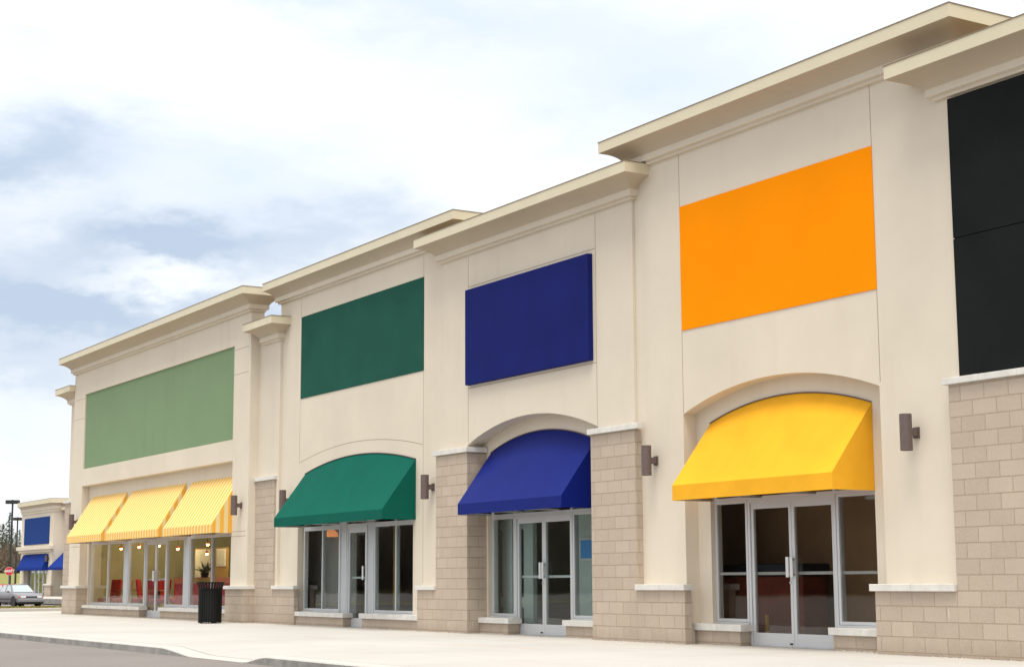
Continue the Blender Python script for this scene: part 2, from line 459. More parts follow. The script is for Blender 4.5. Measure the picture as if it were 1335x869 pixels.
def door(parent, x0, x1, y, hand, zt=2.15, rail=1.08, glass='glass', lock=True):
    """one glazed leaf; hand=+1: handle at its right edge"""
    mb = MB(); s = .062
    mb.box(x0+.003, x0+s, y+.02, y+.075, .012, zt, 'alu'); mb.box(x1-s, x1-.003, y+.02, y+.075, .012, zt, 'alu')
    mb.box(x0+s, x1-s, y+.022, y+.073, .012, .20, 'alu'); mb.box(x0+s, x1-s, y+.022, y+.073, zt-.09, zt, 'alu')
    d = mb.build('door', parent, bevel=.004)
    g = MB(); g.box(x0+s, x1-s, y+.044, y+.050, .20, zt-.09, glass); g.build('door_pane', d)
    p = MB(); p.box(x0+s, x1-s, y+.078, y+.11, rail-.022, rail+.022, 'alu'); p.build('push_bar', d)
    hx = (x1-.045) if hand > 0 else (x0+.045)
    h = MB(); h.box(hx-.033, hx+.033, y-.050, y-.040, 1.03, 1.33, 'pull')
    h.box(hx-.012, hx+.012, y-.038, y+.019, 1.05, 1.08, 'steel'); h.box(hx-.012, hx+.012, y-.038, y+.019, 1.28, 1.31, 'steel')
    h.build('handle', d, bevel=.004)
    if lock:
        k = MB(); k.tube((hx, y+.019, .95), (hx, y+.005, .95), .018, .018, 'steel', 12); k.build('lock', d)
    return d
def door_frame(parent, x0, x1, y, zt=2.22, w=.05):
    mb = MB()
    mb.box(x0-w, x0, y, y+.10, .004, zt, 'alu'); mb.box(x1, x1+w, y, y+.10, .004, zt, 'alu')
    mb.box(x0, x1, y+.002, y+.10, zt-.06, zt, 'alu'); mb.box(x0, x1, y-.02, y+.10, .002, .011, 'alu')
    return mb.build('door_frame', parent, bevel=.003)

def arched_awning(parent, x0, x1, yf, yw, zb, zv, spring, apex, k, label):
    n = 36; mb = MB()
    xs = [x0+(x1-x0)*i/n for i in range(n+1)]
    rows = 10
    def pt(i, j):
        t = j/rows; x = xs[i]
        zt = arch_z(x, x0, x1, spring, apex)
        sag = -.022*math.sin(math.pi*t)*math.sin(math.pi*i/n)
        return (x, yf+(yw-yf)*t, zv+(zt-zv)*t+sag)
    q = mb.mi(k); base = len(mb.v)
    for j in range(rows+1):
        for i in range(n+1): mb.v.append(pt(i, j))
    for j in range(rows):
        for i in range(n):
            a = base+j*(n+1)+i; mb.f.append((a, a+1, a+n+2, a+n+1)); mb.m.append(q)
    for i in range(n): mb.face([(xs[i], yf, zb), (xs[i+1], yf, zb), (xs[i+1], yf, zv), (xs[i], yf, zv)], k)
    for x in (x0, x1): mb.face([(x, yf, zb), (x, yf, zv), (x, yw, spring), (x, yw, zb)], k)
    o = mb.build('awning', parent, solid=.006); o['label'] = label
    # tubular frame under the cloth
    f = MB(); r = .016
    for x in (x0+.03, (x0*2+x1)/3, (x0+x1*2)/3, x1-.03):
        zt = arch_z(x, x0, x1, spring, apex)-.06
        f.tube((x, yf+.03, zv-.04), (x, yw-.005, zt), r, r, 'steel', 6)
        f.tube((x, yf+.03, zb+.02), (x, yw-.005, zb+.02), r, r, 'steel', 6)
    for z in (zb+.02, zv-.04): f.tube((x0+.02, yf+.03, z), (x1-.02, yf+.03, z), r, r, 'steel', 6)
    f.build('awning_frame', o)
    # thin edge bead where the cloth meets the wall
    e = MB()
    for i in range(n):
        e.tube((xs[i], yw-.012, arch_z(xs[i], x0, x1, spring, apex)+.004), (xs[i+1], yw-.012, arch_z(xs[i+1], x0, x1, spring, apex)+.004), .010, .010, 'lamp', 6, False)
    e.build('awning_rail', o)
    return o
def straight_awning(parent, x0, x1, yf, yw, zb, zv, zt, k, label):
    mb = MB()
    n = 8
    for i in range(n):
        t0, t1 = i/n, (i+1)/n
        def P(x, t): return (x, yf+(yw-yf)*t, zv+(zt-zv)*t-.012*math.sin(math.pi*t))
        mb.face([P(x0, t0), P(x1, t0), P(x1, t1), P(x0, t1)], k)
    mb.face([(x0, yf, zb), (x1, yf, zb), (x1, yf, zv), (x0, yf, zv)], k)
    for x in (x0, x1): mb.face([(x, yf, zb), (x, yf, zv)]+[(x, yf+(yw-yf)*i/n, zv+(zt-zv)*i/n-.012*math.sin(math.pi*i/n)) for i in range(1, n+1)]+[(x, yw, zb)], k)
    o = mb.build('awning', parent, solid=.006)
    if label: o['label'] = label
    f = MB(); r = .016
    for x in (x0+.03, (x0+x1)/2, x1-.03):
        f.tube((x, yf+.03, zb+.02), (x, yw-.005, zb+.02), r, r, 'steel', 6); f.tube((x, yf+.03, zv-.05), (x, yw-.005, zt-.07), r, r, 'steel', 6)
    f.tube((x0+.02, yf+.03, zb+.02), (x1-.02, yf+.03, zb+.02), r, r, 'steel', 6)
    f.build('awning_frame', o)
    return o
def wall_lamp(parent, x, yw, z):
    mb = MB(); yc = yw-.20; r = .083
    mb.lathe((x, yc, z-.245), [(r-.014, .03), (r-.010, 0), (r, .002), (r, .488), (r-.010, .49), (r-.014, .46)], 'lamp', 24)
    mb.lathe((x, yc, z-.245), [(.0005, .06), (r-.012, .06)], 'black2', 24); mb.lathe((x, yc, z-.245), [(r-.012, .43), (.0005, .43)], 'black2', 24)
    o = mb.build('wall_lamp', parent, smooth=False)
    for p in o.data.polygons: p.use_smooth = True
    md = o.modifiers.new('split', 'EDGE_SPLIT'); md.split_angle = R(40)
    b = MB(); b.box(x-.038, x+.038, yc+r-.012, yw-.02, z-.05, z+.05, 'lamp'); b.box(x-.058, x+.058, yw-.02, yw, z-.075, z+.075, 'lamp')
    b.build('lamp_bracket', o, bevel=.004)
    return o
def panel(parent, x0, x1, y0, y1, z0, z1, k, label, seam=None, bev=.004):
    mb = MB()
    if seam:
        mb.box(x0, x1, y0, y1, z0, seam-.006, k); mb.box(x0, x1, y0, y1, seam+.006, z1, k); mb.box(x0+.01, x1-.01, y0+.02, y1, seam-.006, seam+.006, 'black2')
    else: mb.box(x0, x1, y0, y1, z0, z1, k)
    o = mb.build('sign_panel', parent, bevel=bev); o['label'] = label; return o
def shell(parent, x0, x1, y0, y1, z1):
    mb = MB()
    for x in (x0, x1): mb.face([(x, y0, 0), (x, y1, 0), (x, y1, z1), (x, y0, z1)], 'stucco')
    mb.face([(x0, y1, 0), (x1, y1, 0), (x1, y1, z1), (x0, y1, z1)], 'stucco')
    mb.build('side_wall', parent)
    r = MB(); r.box(x0, x1, y0, y1, z1, z1+.05, 'int_grey'); r.build('roof', parent)
def room(parent, x0, x1, y0, y1, z1, wall, floor='int_floor', ceil='int_dark', extra=None):
    mb = MB()
    for x in (x0, x1): mb.face([(x, y0, .003), (x, y1, .003), (x, y1, z1), (x, y0, z1)], wall)
    mb.face([(x0, y1, .003), (x1, y1, .003), (x1, y1, z1), (x0, y1, z1)], wall)
    mb.face([(x0, y0, .003), (x1, y0, .003), (x1, y1, .003), (x0, y1, .003)], floor)
    mb.face([(x0, y0, z1), (x1, y0, z1), (x1, y1, z1), (x0, y1, z1)], ceil)
    if extra: extra(mb)
    return mb.build('shop_interior', parent)

# ------------------------------------------------------------------ ground
LOT = -.12
def sheet(name, pts, k, kind='structure'):
    mb = MB(); mb.face(pts, k); o = mb.build(name); tag(o, kind=kind); return o
def grid_sheet(name, xs, ys, zf, k):
    mb = MB(); q = mb.mi(k); nx = len(xs)
    mb.v = [(x, y, zf(x, y)) for y in ys for x in xs]
    for j in range(len(ys)-1):
        for i in range(nx-1):
            a = j*nx+i; mb.f.append((a, a+1, a+nx+1, a+nx)); mb.m.append(q)
    o = mb.build(name, smooth=True); return tag(o, kind='structure')
sheet('ground', [(-3000, -3000, -.6), (3000, -3000, -.6), (3000, 3000, -.6), (-3000, 3000, -.6)], 'field')
def lot_z(x, y):
    t = min(1, max(0, (-67-x)/14)); t = t*t*(3-2*t)
    return LOT-.33*t
grid_sheet('parking_lot', [-235, -150, -100, -82, -80, -78, -76, -74, -72, -70, -67, -60, -50, 70], [-64, 0, 9.1, 20, 60, 90], lot_z, 'asphalt')
def hill_z(x, y):
    t = min(1, max(0, (-178-x)/60)); t = t*t*(3-2*t)
    return -.56+2.9*t
grid_sheet('hill', [-700, -400, -300]+[-260+6*i for i in range(16)], [-200, 0, 40, 60, 100, 300], hill_z, 'hill')

# pavement with a dropped kerb (wheelchair ramp) in its front edge
KY = 8.98; KW = .27
def kz(x):
    if x <= -25.45 or x >= -21.1: return 0.0
    if x < -23.6: t = (x+25.45)/1.85
    elif x > -22.1: t = (-21.1-x)/1.0
    else: return LOT+.012
    t = min(1, max(0, t)); t = t*t*(3-2*t)
    return (LOT+.012)*t
def ramp_z(x, y):
    t = min(1, max(0, (y-KY)/1.25)); t = 1-(t*t*(3-2*t))
    return kz(x)*t
pxs = [-59.2, -50, -40, -32, -28]+[-26+.15*i for i in range(38)]+[-20, -18, -12, -6, 8]
pys = [KY+KW+.012, KY+.5, KY+.75, KY+1.0, KY+1.3, KY+2, 12, 14, 15, 17.0]
grid_sheet('sidewalk', pxs, pys, ramp_z, 'concrete')
mb = MB(); q = mb.mi('kerb'); kx = [-59.2, -56]+[-54+2*i for i in range(14)]+[-26+.15*i for i in range(38)]+[-20, -18, -15, -12, -6, 8]
prof = lambda x: [(KY-.02, LOT-.05), (KY-.012, max(LOT+.006, kz(x)-.022)), (KY+.004, kz(x)-.005), (KY+.022, kz(x)+.0005), (KY+KW, ramp_z(x, KY+KW)), (KY+KW, ramp_z(x, KY+KW)-.06)]
for x in kx: mb.v += [(x, y, z) for y, z in prof(x)]
for i in range(len(kx)-1):
    for j in range(5):
        a = i*6+j; mb.f.append((a, a+6, a+7, a+1)); mb.m.append(q)
tag(mb.build('kerb'), kind='structure')
# joint under the kerb/pavement gap
# cross walk and verge beyond the end of the row
mb = MB(); mb.box(-65.8, -59.2, 8.98, 60, LOT-.1, LOT+.006, 'concrete'); tag(mb.build('path'), kind='structure')
mb = MB(); mb.box(-66.1, -65.8, -20, 60, -.5, .015, 'concrete'); tag(mb.build('verge_kerb', bevel=.02), kind='structure')
mb = MB(); mb.box(-74.5, -66.1, -20, 60, -.5, -.045, 'grass'); tag(mb.build('verge'), kind='structure')
mb = MB()
for i in range(5200):
    x = random.uniform(-74.5, -66.2); y = random.uniform(12, 32); h = random.uniform(.03, .09); a = random.uniform(0, 3.14); w = .03
    dx, dy = math.cos(a)*w, math.sin(a)*w
    mb.face([(x-dx, y-dy, -.05), (x+dx, y+dy, -.05), (x+random.uniform(-.03, .03), y+random.uniform(-.03, .03), -.045+h)], 'grass')
tag(mb.build('verge_grass', fixn=False), 'short yellowish green grass on the strip beyond the pavement', 'grass', kind='stuff')
# far pavement in front of the far shops
mb = MB(); mb.box(-150, -96, 31.6, 37, -.4, -.02, 'concrete'); tag(mb.build('far_sidewalk', bevel=.03), kind='structure')
mb = MB(); mb.box(-150, -96, 31.3, 31.58, -.4, -.03, 'kerb'); tag(mb.build('far_kerb', bevel=.03), kind='structure')

# ------------------------------------------------------------------ the row of shops
GRP = 'shops in the cream stucco row'
B = 15.94                                                   # face of the masonry

# ---- shop with the black sign (right end)
s5 = thing('shop_building', (-11, 16, 0), 'cream shop at the right edge with a big black sign above tan masonry', 'shop', GRP)
mb = MB(); x0, x1 = -15.27, -4
mb.box(x0, x1, 16.072, 16.5, 0, 7.42, 'stucco'); mb.build('wall', s5)
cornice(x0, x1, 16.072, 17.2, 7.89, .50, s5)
panel(s5, -15.085, -6.5, 16.03, 16.072, 3.575, 7.315, 'sign_black', 'black sign panel with one horizontal seam', 5.42)
brick(s5, -15.2, x1, B, 16.072, 0, 3.49, 'brick_wall')
coping(s5, -15.27, x1, B-.05, 16.072, 3.49, 3.575)
shell(s5, x0, x1, 16.5, 36, 5.5)

# ---- shop with orange sign and yellow awning
s4 = thing('shop_building', (-18.8, 16, 0), 'cream shop with an orange sign and a plain yellow arched awning', 'shop', GRP)
YF = 16.08; YI = 16.34; YS = 16.42
x0, x1 = -22.31, -15.05
op = (-21.05, -16.60, 3.63, 4.02)
mb = MB(); arch_wall(mb, x0, x1, 8.0, YF, YF+.5, op, YI); inner_wall(mb, op[0], op[1], 4.2, YI, -20.73, -17.04, 2.52)
vjoint(mb, -21.04, YF, 3.65, 7.95); vjoint(mb, -16.58, YF, 3.69, 7.95)
mb.build('wall', s4)
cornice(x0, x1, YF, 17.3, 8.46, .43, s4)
panel(s4, -21.03, -16.575, YF-.012, YF+.01, 4.985, 7.03, 'sign_orange', 'flat orange sign panel', bev=0)
brick(s4, -22.20, -20.93, B, YF, 0, .835); coping(s4, -22.20, -20.885, B-.05, YF, .835, .93)
brick(s4, -16.69, -15.2, B, YF, 0, .835); coping(s4, -16.75, -15.205, B-.05, YF, .835, .93)
brick(s4, -21.049, -19.93, 16.225, 16.44, 0, .215, 'sill_wall'); coping(s4, -21.049, -19.86, 16.185, 16.46, .215, .32, 'sill')
brick(s4, -17.86, -16.601, 16.225, 16.44, 0, .215, 'sill_wall'); coping(s4, -17.92, -16.601, 16.185, 16.46, .215, .32, 'sill')
window(s4, -20.73, -19.93, .35, 2.22, YS, rail=1.09, glass='glassd')
window(s4, -17.93, -17.04, .35, 2.22, YS, rail=1.09, glass='glassd')
door_frame(s4, -19.87, -17.99, YS)
door(s4, -19.87, -18.93, YS, 1, 2.16, 1.09, 'glassd'); door(s4, -18.93, -17.99, YS, -1, 2.16, 1.09, 'glassd', False)
transom(s4, -20.73, -17.04, 2.22, 2.50, YS, (-20.70, -19.90, -17.96, -17.07))
arched_awning(s4, -20.68, -17.03, 15.55, YI-.004, 2.22, 2.455, 3.46, 3.745, 'aw_yellow', 'plain yellow arched awning')
wall_lamp(s4, -21.80, YF, 2.93); wall_lamp(s4, -15.93, YF, 2.93)
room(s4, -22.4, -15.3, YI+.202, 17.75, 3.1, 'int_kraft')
shell(s4, x0, x1, 16.6, 36, 5.5)

# ---- shop with the navy sign and awning
s3 = thing('shop_building', (-25.6, 16, 0), 'cream shop with a raised navy sign and a navy arched awning', 'shop', GRP)
YF = 16.03; YI = 16.38; YS = 16.47
x0, x1 = -28.93, -22.312
op = (-27.95, -23.40, 3.62, 4.03)
mb = MB(); arch_wall(mb, x0, x1, 7.42, YF, YF+.5, op, YI); inner_wall(mb, op[0], op[1], 4.2, YI, -27.74, -23.9, 2.52)
vjoint(mb, -27.90, YF, 3.66, 7.36); vjoint(mb, -23.42, YF, 3.62, 7.36); hjoint(mb, -27.89, -23.43, YF, 6.76); hjoint(mb, -27.89, -23.43, YF, 4.74)
mb.build('wall', s3)
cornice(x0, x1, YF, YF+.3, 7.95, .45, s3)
panel(s3, -27.86, -23.52, 15.93, YF+.002, 4.79, 6.68, 'sign_navy', 'raised navy sign panel')
brick(s3, -29.06, -27.80, B, YI-.003, 0, 3.48, 'brick_pier'); coping(s3, -29.11, -27.745, B-.05, YI-.003, 3.48, 3.575)
brick(s3, -23.51, -22.20, B, YF+.2, 0, 3.48, 'brick_pier'); coping(s3, -23.555, -22.06, B-.05, YF-.02, 3.48, 3.575)
brick(s3, -27.80, -26.76, 16.225, 16.48, 0, .20, 'sill_wall'); coping(s3, -28.0+.2, -26.69, 16.185, 16.5, .20, .30, 'sill')
brick(s3, -24.78, -23.51, 16.225, 16.48, 0, .20, 'sill_wall'); coping(s3, -24.84, -23.51, 16.185, 16.5, .20, .30, 'sill')
window(s3, -27.74, -26.90, .33, 2.22, YS); window(s3, -24.90, -23.90, .33, 2.22, YS)
door_frame(s3, -26.84, -24.96, YS)
door(s3, -26.84, -25.90, YS, 1, 2.16, 1.07); door(s3, -25.90, -24.96, YS, -1, 2.16, 1.07, 'glass', False)
transom(s3, -27.74, -23.9, 2.22, 2.50, YS, (-27.71, -26.87, -24.93, -23.93))
arched_awning(s3, -27.62, -23.98, 15.63, YI-.004, 2.25, 2.455, 3.46, 3.76, 'aw_navy', 'navy arched awning')
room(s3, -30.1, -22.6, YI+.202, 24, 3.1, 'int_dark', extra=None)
shell(s3, x0, x1, 16.6, 36, 5.5)

# ---- shop with the dark green sign and awning
s2 = thing('shop_building', (-33, 16, 0), 'cream shop with a dark green sign and a dark green arched awning', 'shop', GRP)
YF = 16.06; YS = 16.17
x0, x1 = -37.24, -28.945
op = (-36.05, -30.25, 2.52, 2.52)
mb = MB(); arch_wall(mb, x0, x1, 7.8, YF, YF+.5, op, YF+.25)
vjoint(mb, -36.02, YF, 3.8, 7.75); vjoint(mb, -29.82, YF, .95, 7.7)
ax0, ax1 = -36.02, -29.84
n = 30
for i in range(n):
    xa = ax0+(ax1-ax0)*i/n; xb = ax0+(ax1-ax0)*(i+1)/n
    za, zb = arch_z(xa, ax0, ax1, 3.78, 4.07), arch_z(xb, ax0, ax1, 3.78, 4.07)
    mb.face([(xa, YF-.0015, za-.006), (xb, YF-.0015, zb-.006), (xb, YF-.0015, zb+.006), (xa, YF-.0015, za+.006)], 'joint')
mb.build('wall', s2)
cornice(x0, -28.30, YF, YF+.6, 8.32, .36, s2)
panel(s2, -35.98, -29.80, YF-.012, YF+.01, 5.31, 7.28, 'sign_dgreen', 'flat dark green sign panel', bev=0)
# narrow link pilaster on its left, with a cornice of its own
mb = MB(); mb.box(-28.95, -28.31, YF+.1, YF+.5, 7.97, 8.2, 'stucco'); mb.build('wall', s2)
mb = MB(); mb.box(-38.40, -37.09, 15.99, 16.35, 0, 6.95, 'stucco'); mb.build('link_wall', s2)
lk = cornice(-38.0, -37.09, 15.99, 16.3, 7.40, .45, s2); lk['label'] = 'short lower cornice on the narrow link'
brick(s2, -38.41, -37.22, B, 16.2, 0, 3.46, 'brick_pier'); coping(s2, -38.385, -37.17, B-.05, 16.2, 3.46, 3.555)
brick(s2, -37.22, -35.96, B, YF, 0, .82); coping(s2, -37.22, -35.90, B-.05, YF, .82, .905)
brick(s2, -29.84, -29.06, B, YF, 0, .82); coping(s2, -29.86, -29.06, B-.05, YF, .82, .905)
brick(s2, -35.96, -33.42, 16.0, 16.2, 0, .205, 'sill_wall'); coping(s2, -36.08, -33.36, 15.96, 16.22, .205, .305, 'sill')
brick(s2, -32.48, -29.84, 16.0, 16.2, 0, .205, 'sill_wall'); coping(s2, -32.56, -29.80, 15.96, 16.22, .205, .315, 'sill')
window(s2, -35.95, -33.98, .335, 2.22, YS, (-34.92,)); window(s2, -32.26, -30.28, .335, 2.22, YS, (-31.25,))
for a, b in ((-33.98, -33.62), (-32.62, -32.26)):
    mb = MB(); mb.box(a+.001, b-.001, YS+.012, YS+.12, .002, 2.5, 'alu_panel'); mb.box(a+.001, a+.03, YS-.012, YS+.012, .002, 2.49, 'alu'); mb.box(b-.03, b-.001, YS-.012, YS+.012, .002, 2.49, 'alu'); mb.build('clad_column', s2)
door_frame(s2, -33.57, -32.67, YS, w=.048); door(s2, -33.57, -32.67, YS, 1, 2.16, 1.08)
transom(s2, -35.95, -33.985, 2.22, 2.50, YS, (-34.92,)); transom(s2, -33.615, -32.625, 2.22, 2.50, YS, ()); transom(s2, -32.255, -30.28, 2.22, 2.50, YS, (-31.25,))
arched_awning(s2, -35.66, -30.13, 15.28, YF-.004, 2.25, 2.455, 3.50, 3.775, 'aw_green', 'dark green arched awning')
wall_lamp(s2, -36.52, YF, 2.92); wall_lamp(s2, -29.38, YF, 2.88)
def ex(mb):
    mb.box(-38.2, -34.3, 16.75, 16.8, .01, 3.0, 'int_grey')
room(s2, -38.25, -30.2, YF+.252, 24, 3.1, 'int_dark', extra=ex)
shell(s2, x0, x1, 16.6, 36, 5.5)

# ---- cafe with the light green sign and striped awnings
s1 = thing('shop_building', (-46, 15.7, 0), 'cream cafe with a light green sign and yellow striped awnings', 'shop', GRP)
YF = 15.75; YI = 15.99; YS = 16.07
x0, x1 = -53.40, -38.39
op = (-52.27, -39.47, 4.05, 4.05)
mb = MB()
# front with the shallow sign recess
zt = 7.75; pz0, pz1, px0, px1 = 4.59, 7.0, -52.22, -39.49
for a, b, c, d in ((x0, op[0], 0, zt), (op[1], x1, 0, zt), (op[0], px0, 4.05, zt), (px1, op[1], 4.05, zt), (px0, px1, 4.05, pz0), (px0, px1, pz1, zt)):
    mb.face([(a, YF, c), (b, YF, c), (b, YF, d), (a, YF, d)], 'stucco')
for x in (px0, px1): mb.face([(x, YF, pz0), (x, YF, pz1), (x, YF+.05, pz1), (x, YF+.05, pz0)], 'stucco')
for z in (pz0, pz1): mb.face([(px0, YF, z), (px1, YF, z), (px1, YF+.05, z), (px0, YF+.05, z)], 'stucco')
for x in op[:2]: mb.face([(x, YF, 0), (x, YF, 4.05), (x, YI, 4.05), (x, YI, 0)], 'stucco')
mb.face([(op[0], YF, 4.05), (op[1], YF, 4.05), (op[1], YI, 4.05), (op[0], YI, 4.05)], 'stucco')
for x in (x0, x1): mb.face([(x, YF, 0), (x, 16.1, 0), (x, 16.1, zt), (x, YF, zt)], 'stucco')
mb.face([(x0, 16.1, 2.9), (x1, 16.1, 2.9), (x1, 16.1, zt), (x0, 16.1, zt)], 'stucco')
inner_wall(mb, op[0], op[1], 4.05, YI, -52.10, -39.50, 2.52)
for z in (6.88, 6.24): hjoint(mb, px1+.03, x1-.12, YF, z); hjoint(mb, x0+.12, px0-.03, YF, z)
for z in (2.25, 2.13): hjoint(mb, op[1]+.02, x1-.12, YF, z); hjoint(mb, x0+.12, op[0]-.02, YF, z)
mb.build('wall', s1)
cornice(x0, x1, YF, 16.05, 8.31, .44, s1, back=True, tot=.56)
panel(s1, px0, px1, YF+.045, YF+.08, pz0, pz1, 'sign_lgreen', 'recessed light green sign panel', bev=0)
brick(s1, -39.55, -38.365, 15.65, 15.97, 0, .82); coping(s1, -39.61, -38.335, 15.60, 15.985, .82, .905)
brick(s1, -53.72, -52.20, 15.65, 15.985, 0, .82); coping(s1, -53.78, -52.14, 15.60, 15.985, .82, .905)
brick(s1, -52.20, -46.74, 15.87, 16.08, 0, .205, 'sill_wall'); coping(s1, -52.20, -46.68, 15.83, 16.1, .205, .30, 'sill')
brick(s1, -44.98, -39.55, 15.87, 16.08, 0, .205, 'sill_wall'); coping(s1, -45.04, -39.55, 15.83, 16.1, .205, .305, 'sill')
window(s1, -52.10, -48.80, .335, 2.22, YS, (-50.42,), glass='glassc'); window(s1, -48.42, -46.96, .335, 2.22, YS, glass='glassc')
window(s1, -45.12, -43.68, .335, 2.22, YS, glass='glassc'); window(s1, -43.24, -39.50, .335, 2.22, YS, (-41.63,), glass='glassc')
for a, b in ((-48.80, -48.42), (-43.68, -43.24)):
    mb = MB(); mb.box(a+.001, b-.001, YS-.012, YS+.12, .31, 2.5, 'alu_panel'); mb.build('clad_column', s1)
door_frame(s1, -46.90, -45.18, YS); door(s1, -46.90, -46.04, YS, 1, 2.16, 1.08, 'glassc'); door(s1, -46.04, -45.18, YS, -1, 2.16, 1.08, 'glassc', False)
transom(s1, -52.10, -39.50, 2.22, 2.50, YS, (-50.42, -48.6, -46.93, -45.15, -43.46, -41.63))
for a, b, l in ((-51.85, -48.42, 'leftmost yellow striped awning'), (-47.98, -43.40, 'middle yellow striped awning'), (-42.97, -39.43, 'yellow striped awning nearest the bin')):
    straight_awning(s1, a, b, 15.2, YI-.004, 2.22, 2.43, 3.69, 'aw_stripe', l)
wall_lamp(s1, -52.62, YF, 2.92); wall_lamp(s1, -38.82, YF, 2.89)
mb = MB(); mb.box(-54.55, -53.41, 16.0, 16.35, 0, 6.95, 'stucco'); mb.build('link_wall', s1)
lk = cornice(-54.55, -53.8, 16.0, 16.3, 7.41, .45, s1); lk['label'] = 'short lower cornice on the narrow link'
brick(s1, -54.72, -53.73, B, 16.2, 0, 3.60, 'brick_pier'); coping(s1, -54.78, -53.70, B-.05, 16.2, 3.60, 3.70)
room(s1, -54.2, -38.7, YI+.202, 23.5, 3.0, 'int_green', 'int_floor', 'int_green')
shell(s1, -54.5, x1, 16.36, 36, 5.5)

# ------------------------------------------------------------------ things inside the shops
def pendant(x, y, z, label, k='bulb', kind='ball', group=None):
    t = thing('pendant_lamp', (x, y, z), label, 'lamp', group)
    m = MB(); m.tube((x, y, z+.1), (x, y, 3.0), .006, .006, 'black', 6); m.build('cord', t)
    m = MB()
    if kind == 'ball': m.lathe((x, y, z), [(.002, -.045), (.03, -.033), (.043, 0), (.03, .035), (.012, .07), (.002, .08)], k, 14); m.build('lamp_bulb', t, smooth=True); m = MB(); m.lathe((x, y, z), [(.075, .015), (.05, .06), (.02, .10)], 'salmon', 14); m.build('lamp_shade', t, smooth=True)
    else: m.lathe((x, y, z), [(.16, -.02), (.155, .03), (.13, .09), (.07, .135), (.01, .15)], k, 20); m.build('lamp_shade', t, smooth=True)
    return t
PG = 'small lit lamps hanging in the cafe'
PL = 'small glowing lamp hanging inside the cafe '
pendant(-53.35, 17.45, 2.10, PL+'behind the left window', group=PG)
pendant(-51.55, 17.45, 2.12, PL+'left of the door', group=PG)
pendant(-49.80, 17.5, 2.12, PL+'behind the right door leaf', group=PG)
pendant(-48.40, 17.6, 2.00, PL+'behind the narrow window right of the door', group=PG)
pendant(-45.9, 17.6, 2.08, PL+'behind the right window, upper one', group=PG)
pendant(-47.0, 18.0, 1.83, PL+'behind the right window, lower one', group=PG)
pendant(-35.13, 16.5, 2.05, 'orange dome lamp hanging behind the left window of the green shop', 'shade_glow', 'dome')

def chair(x, y, rz, k, label):
    t = thing('chair', (0, 0, 0), label, 'chair', 'red chairs in the cafe')
    m = MB(); m.box(-.26, .26, -.26, .26, .38, .50, k); m.build('seat', t, bevel=.03)
    m = MB(); m.prism([(.20, .50), (.28, .50), (.36, 1.08), (.28, 1.10)], 0, -.26, .26, k); m.build('backrest', t, bevel=.03)
    for sx in (-1, 1):
        for sy in (-1, 1):
            m = MB(); m.tube((sx*.22, sy*.22, .38), (sx*.24, sy*.24, 0.003), .02, .016, 'wood', 8); m.build('leg', t)
    t.location = (x, y, .003); t.rotation_euler.z = rz
    return t
chair(-53.1, 17.0, .3, 'red', 'red chair furthest left behind the first cafe window')
chair(-51.7, 16.95, -.4, 'salmon', 'salmon chair behind the second cafe window pane')
chair(-52.2, 18.0, 2.6, 'red', 'red chair in the second row behind the first cafe window')
chair(-50.4, 17.2, .2, 'red', 'red chair behind the narrow cafe window left of the door')
chair(-49.0, 18.0, 1.2, 'red', 'red chair seen through the left leaf of the cafe door')
chair(-47.8, 18.2, -.5, 'red', 'red chair seen through the right leaf of the cafe door')
chair(-46.05, 16.95, .1, 'red', 'red chair behind the narrow cafe window right of the door')
chair(-53.4, 18.6, 1.0, 'red', 'red chair at the back of the far left end of the cafe')
chair(-51.0, 18.3, 2.2, 'red', 'red chair in the second row left of the cafe door')
chair(-48.3, 17.0, -.2, 'red', 'red chair close behind the left leaf of the cafe door')
chair(-46.9, 18.6, 1.9, 'red', 'red chair further back behind the right leaf of the cafe door')
def table(x, y, label):
    t = thing('cafe_table', (x, y, .003), label, 'table', 'small round cafe tables')
    m = MB(); m.lathe((x, y, .003), [(.001, .755), (.35, .755), (.36, .74), (.35, .725), (.001, .725)], 'wood', 24); m.build('tabletop', t)
    m = MB(); m.tube((x, y, .03), (x, y, .728), .035, .035, 'black', 10); m.build('stem', t)
    m = MB(); m.lathe((x, y, .003), [(.001, .04), (.22, .02), (.23, 0)], 'black', 20); m.build('foot', t)
table(-52.45, 17.4, 'small round wood table between the chairs at the far left cafe window')
table(-49.7, 17.5, 'small round wood table left of the cafe door')
table(-47.0, 17.6, 'small round wood table just inside the cafe door')
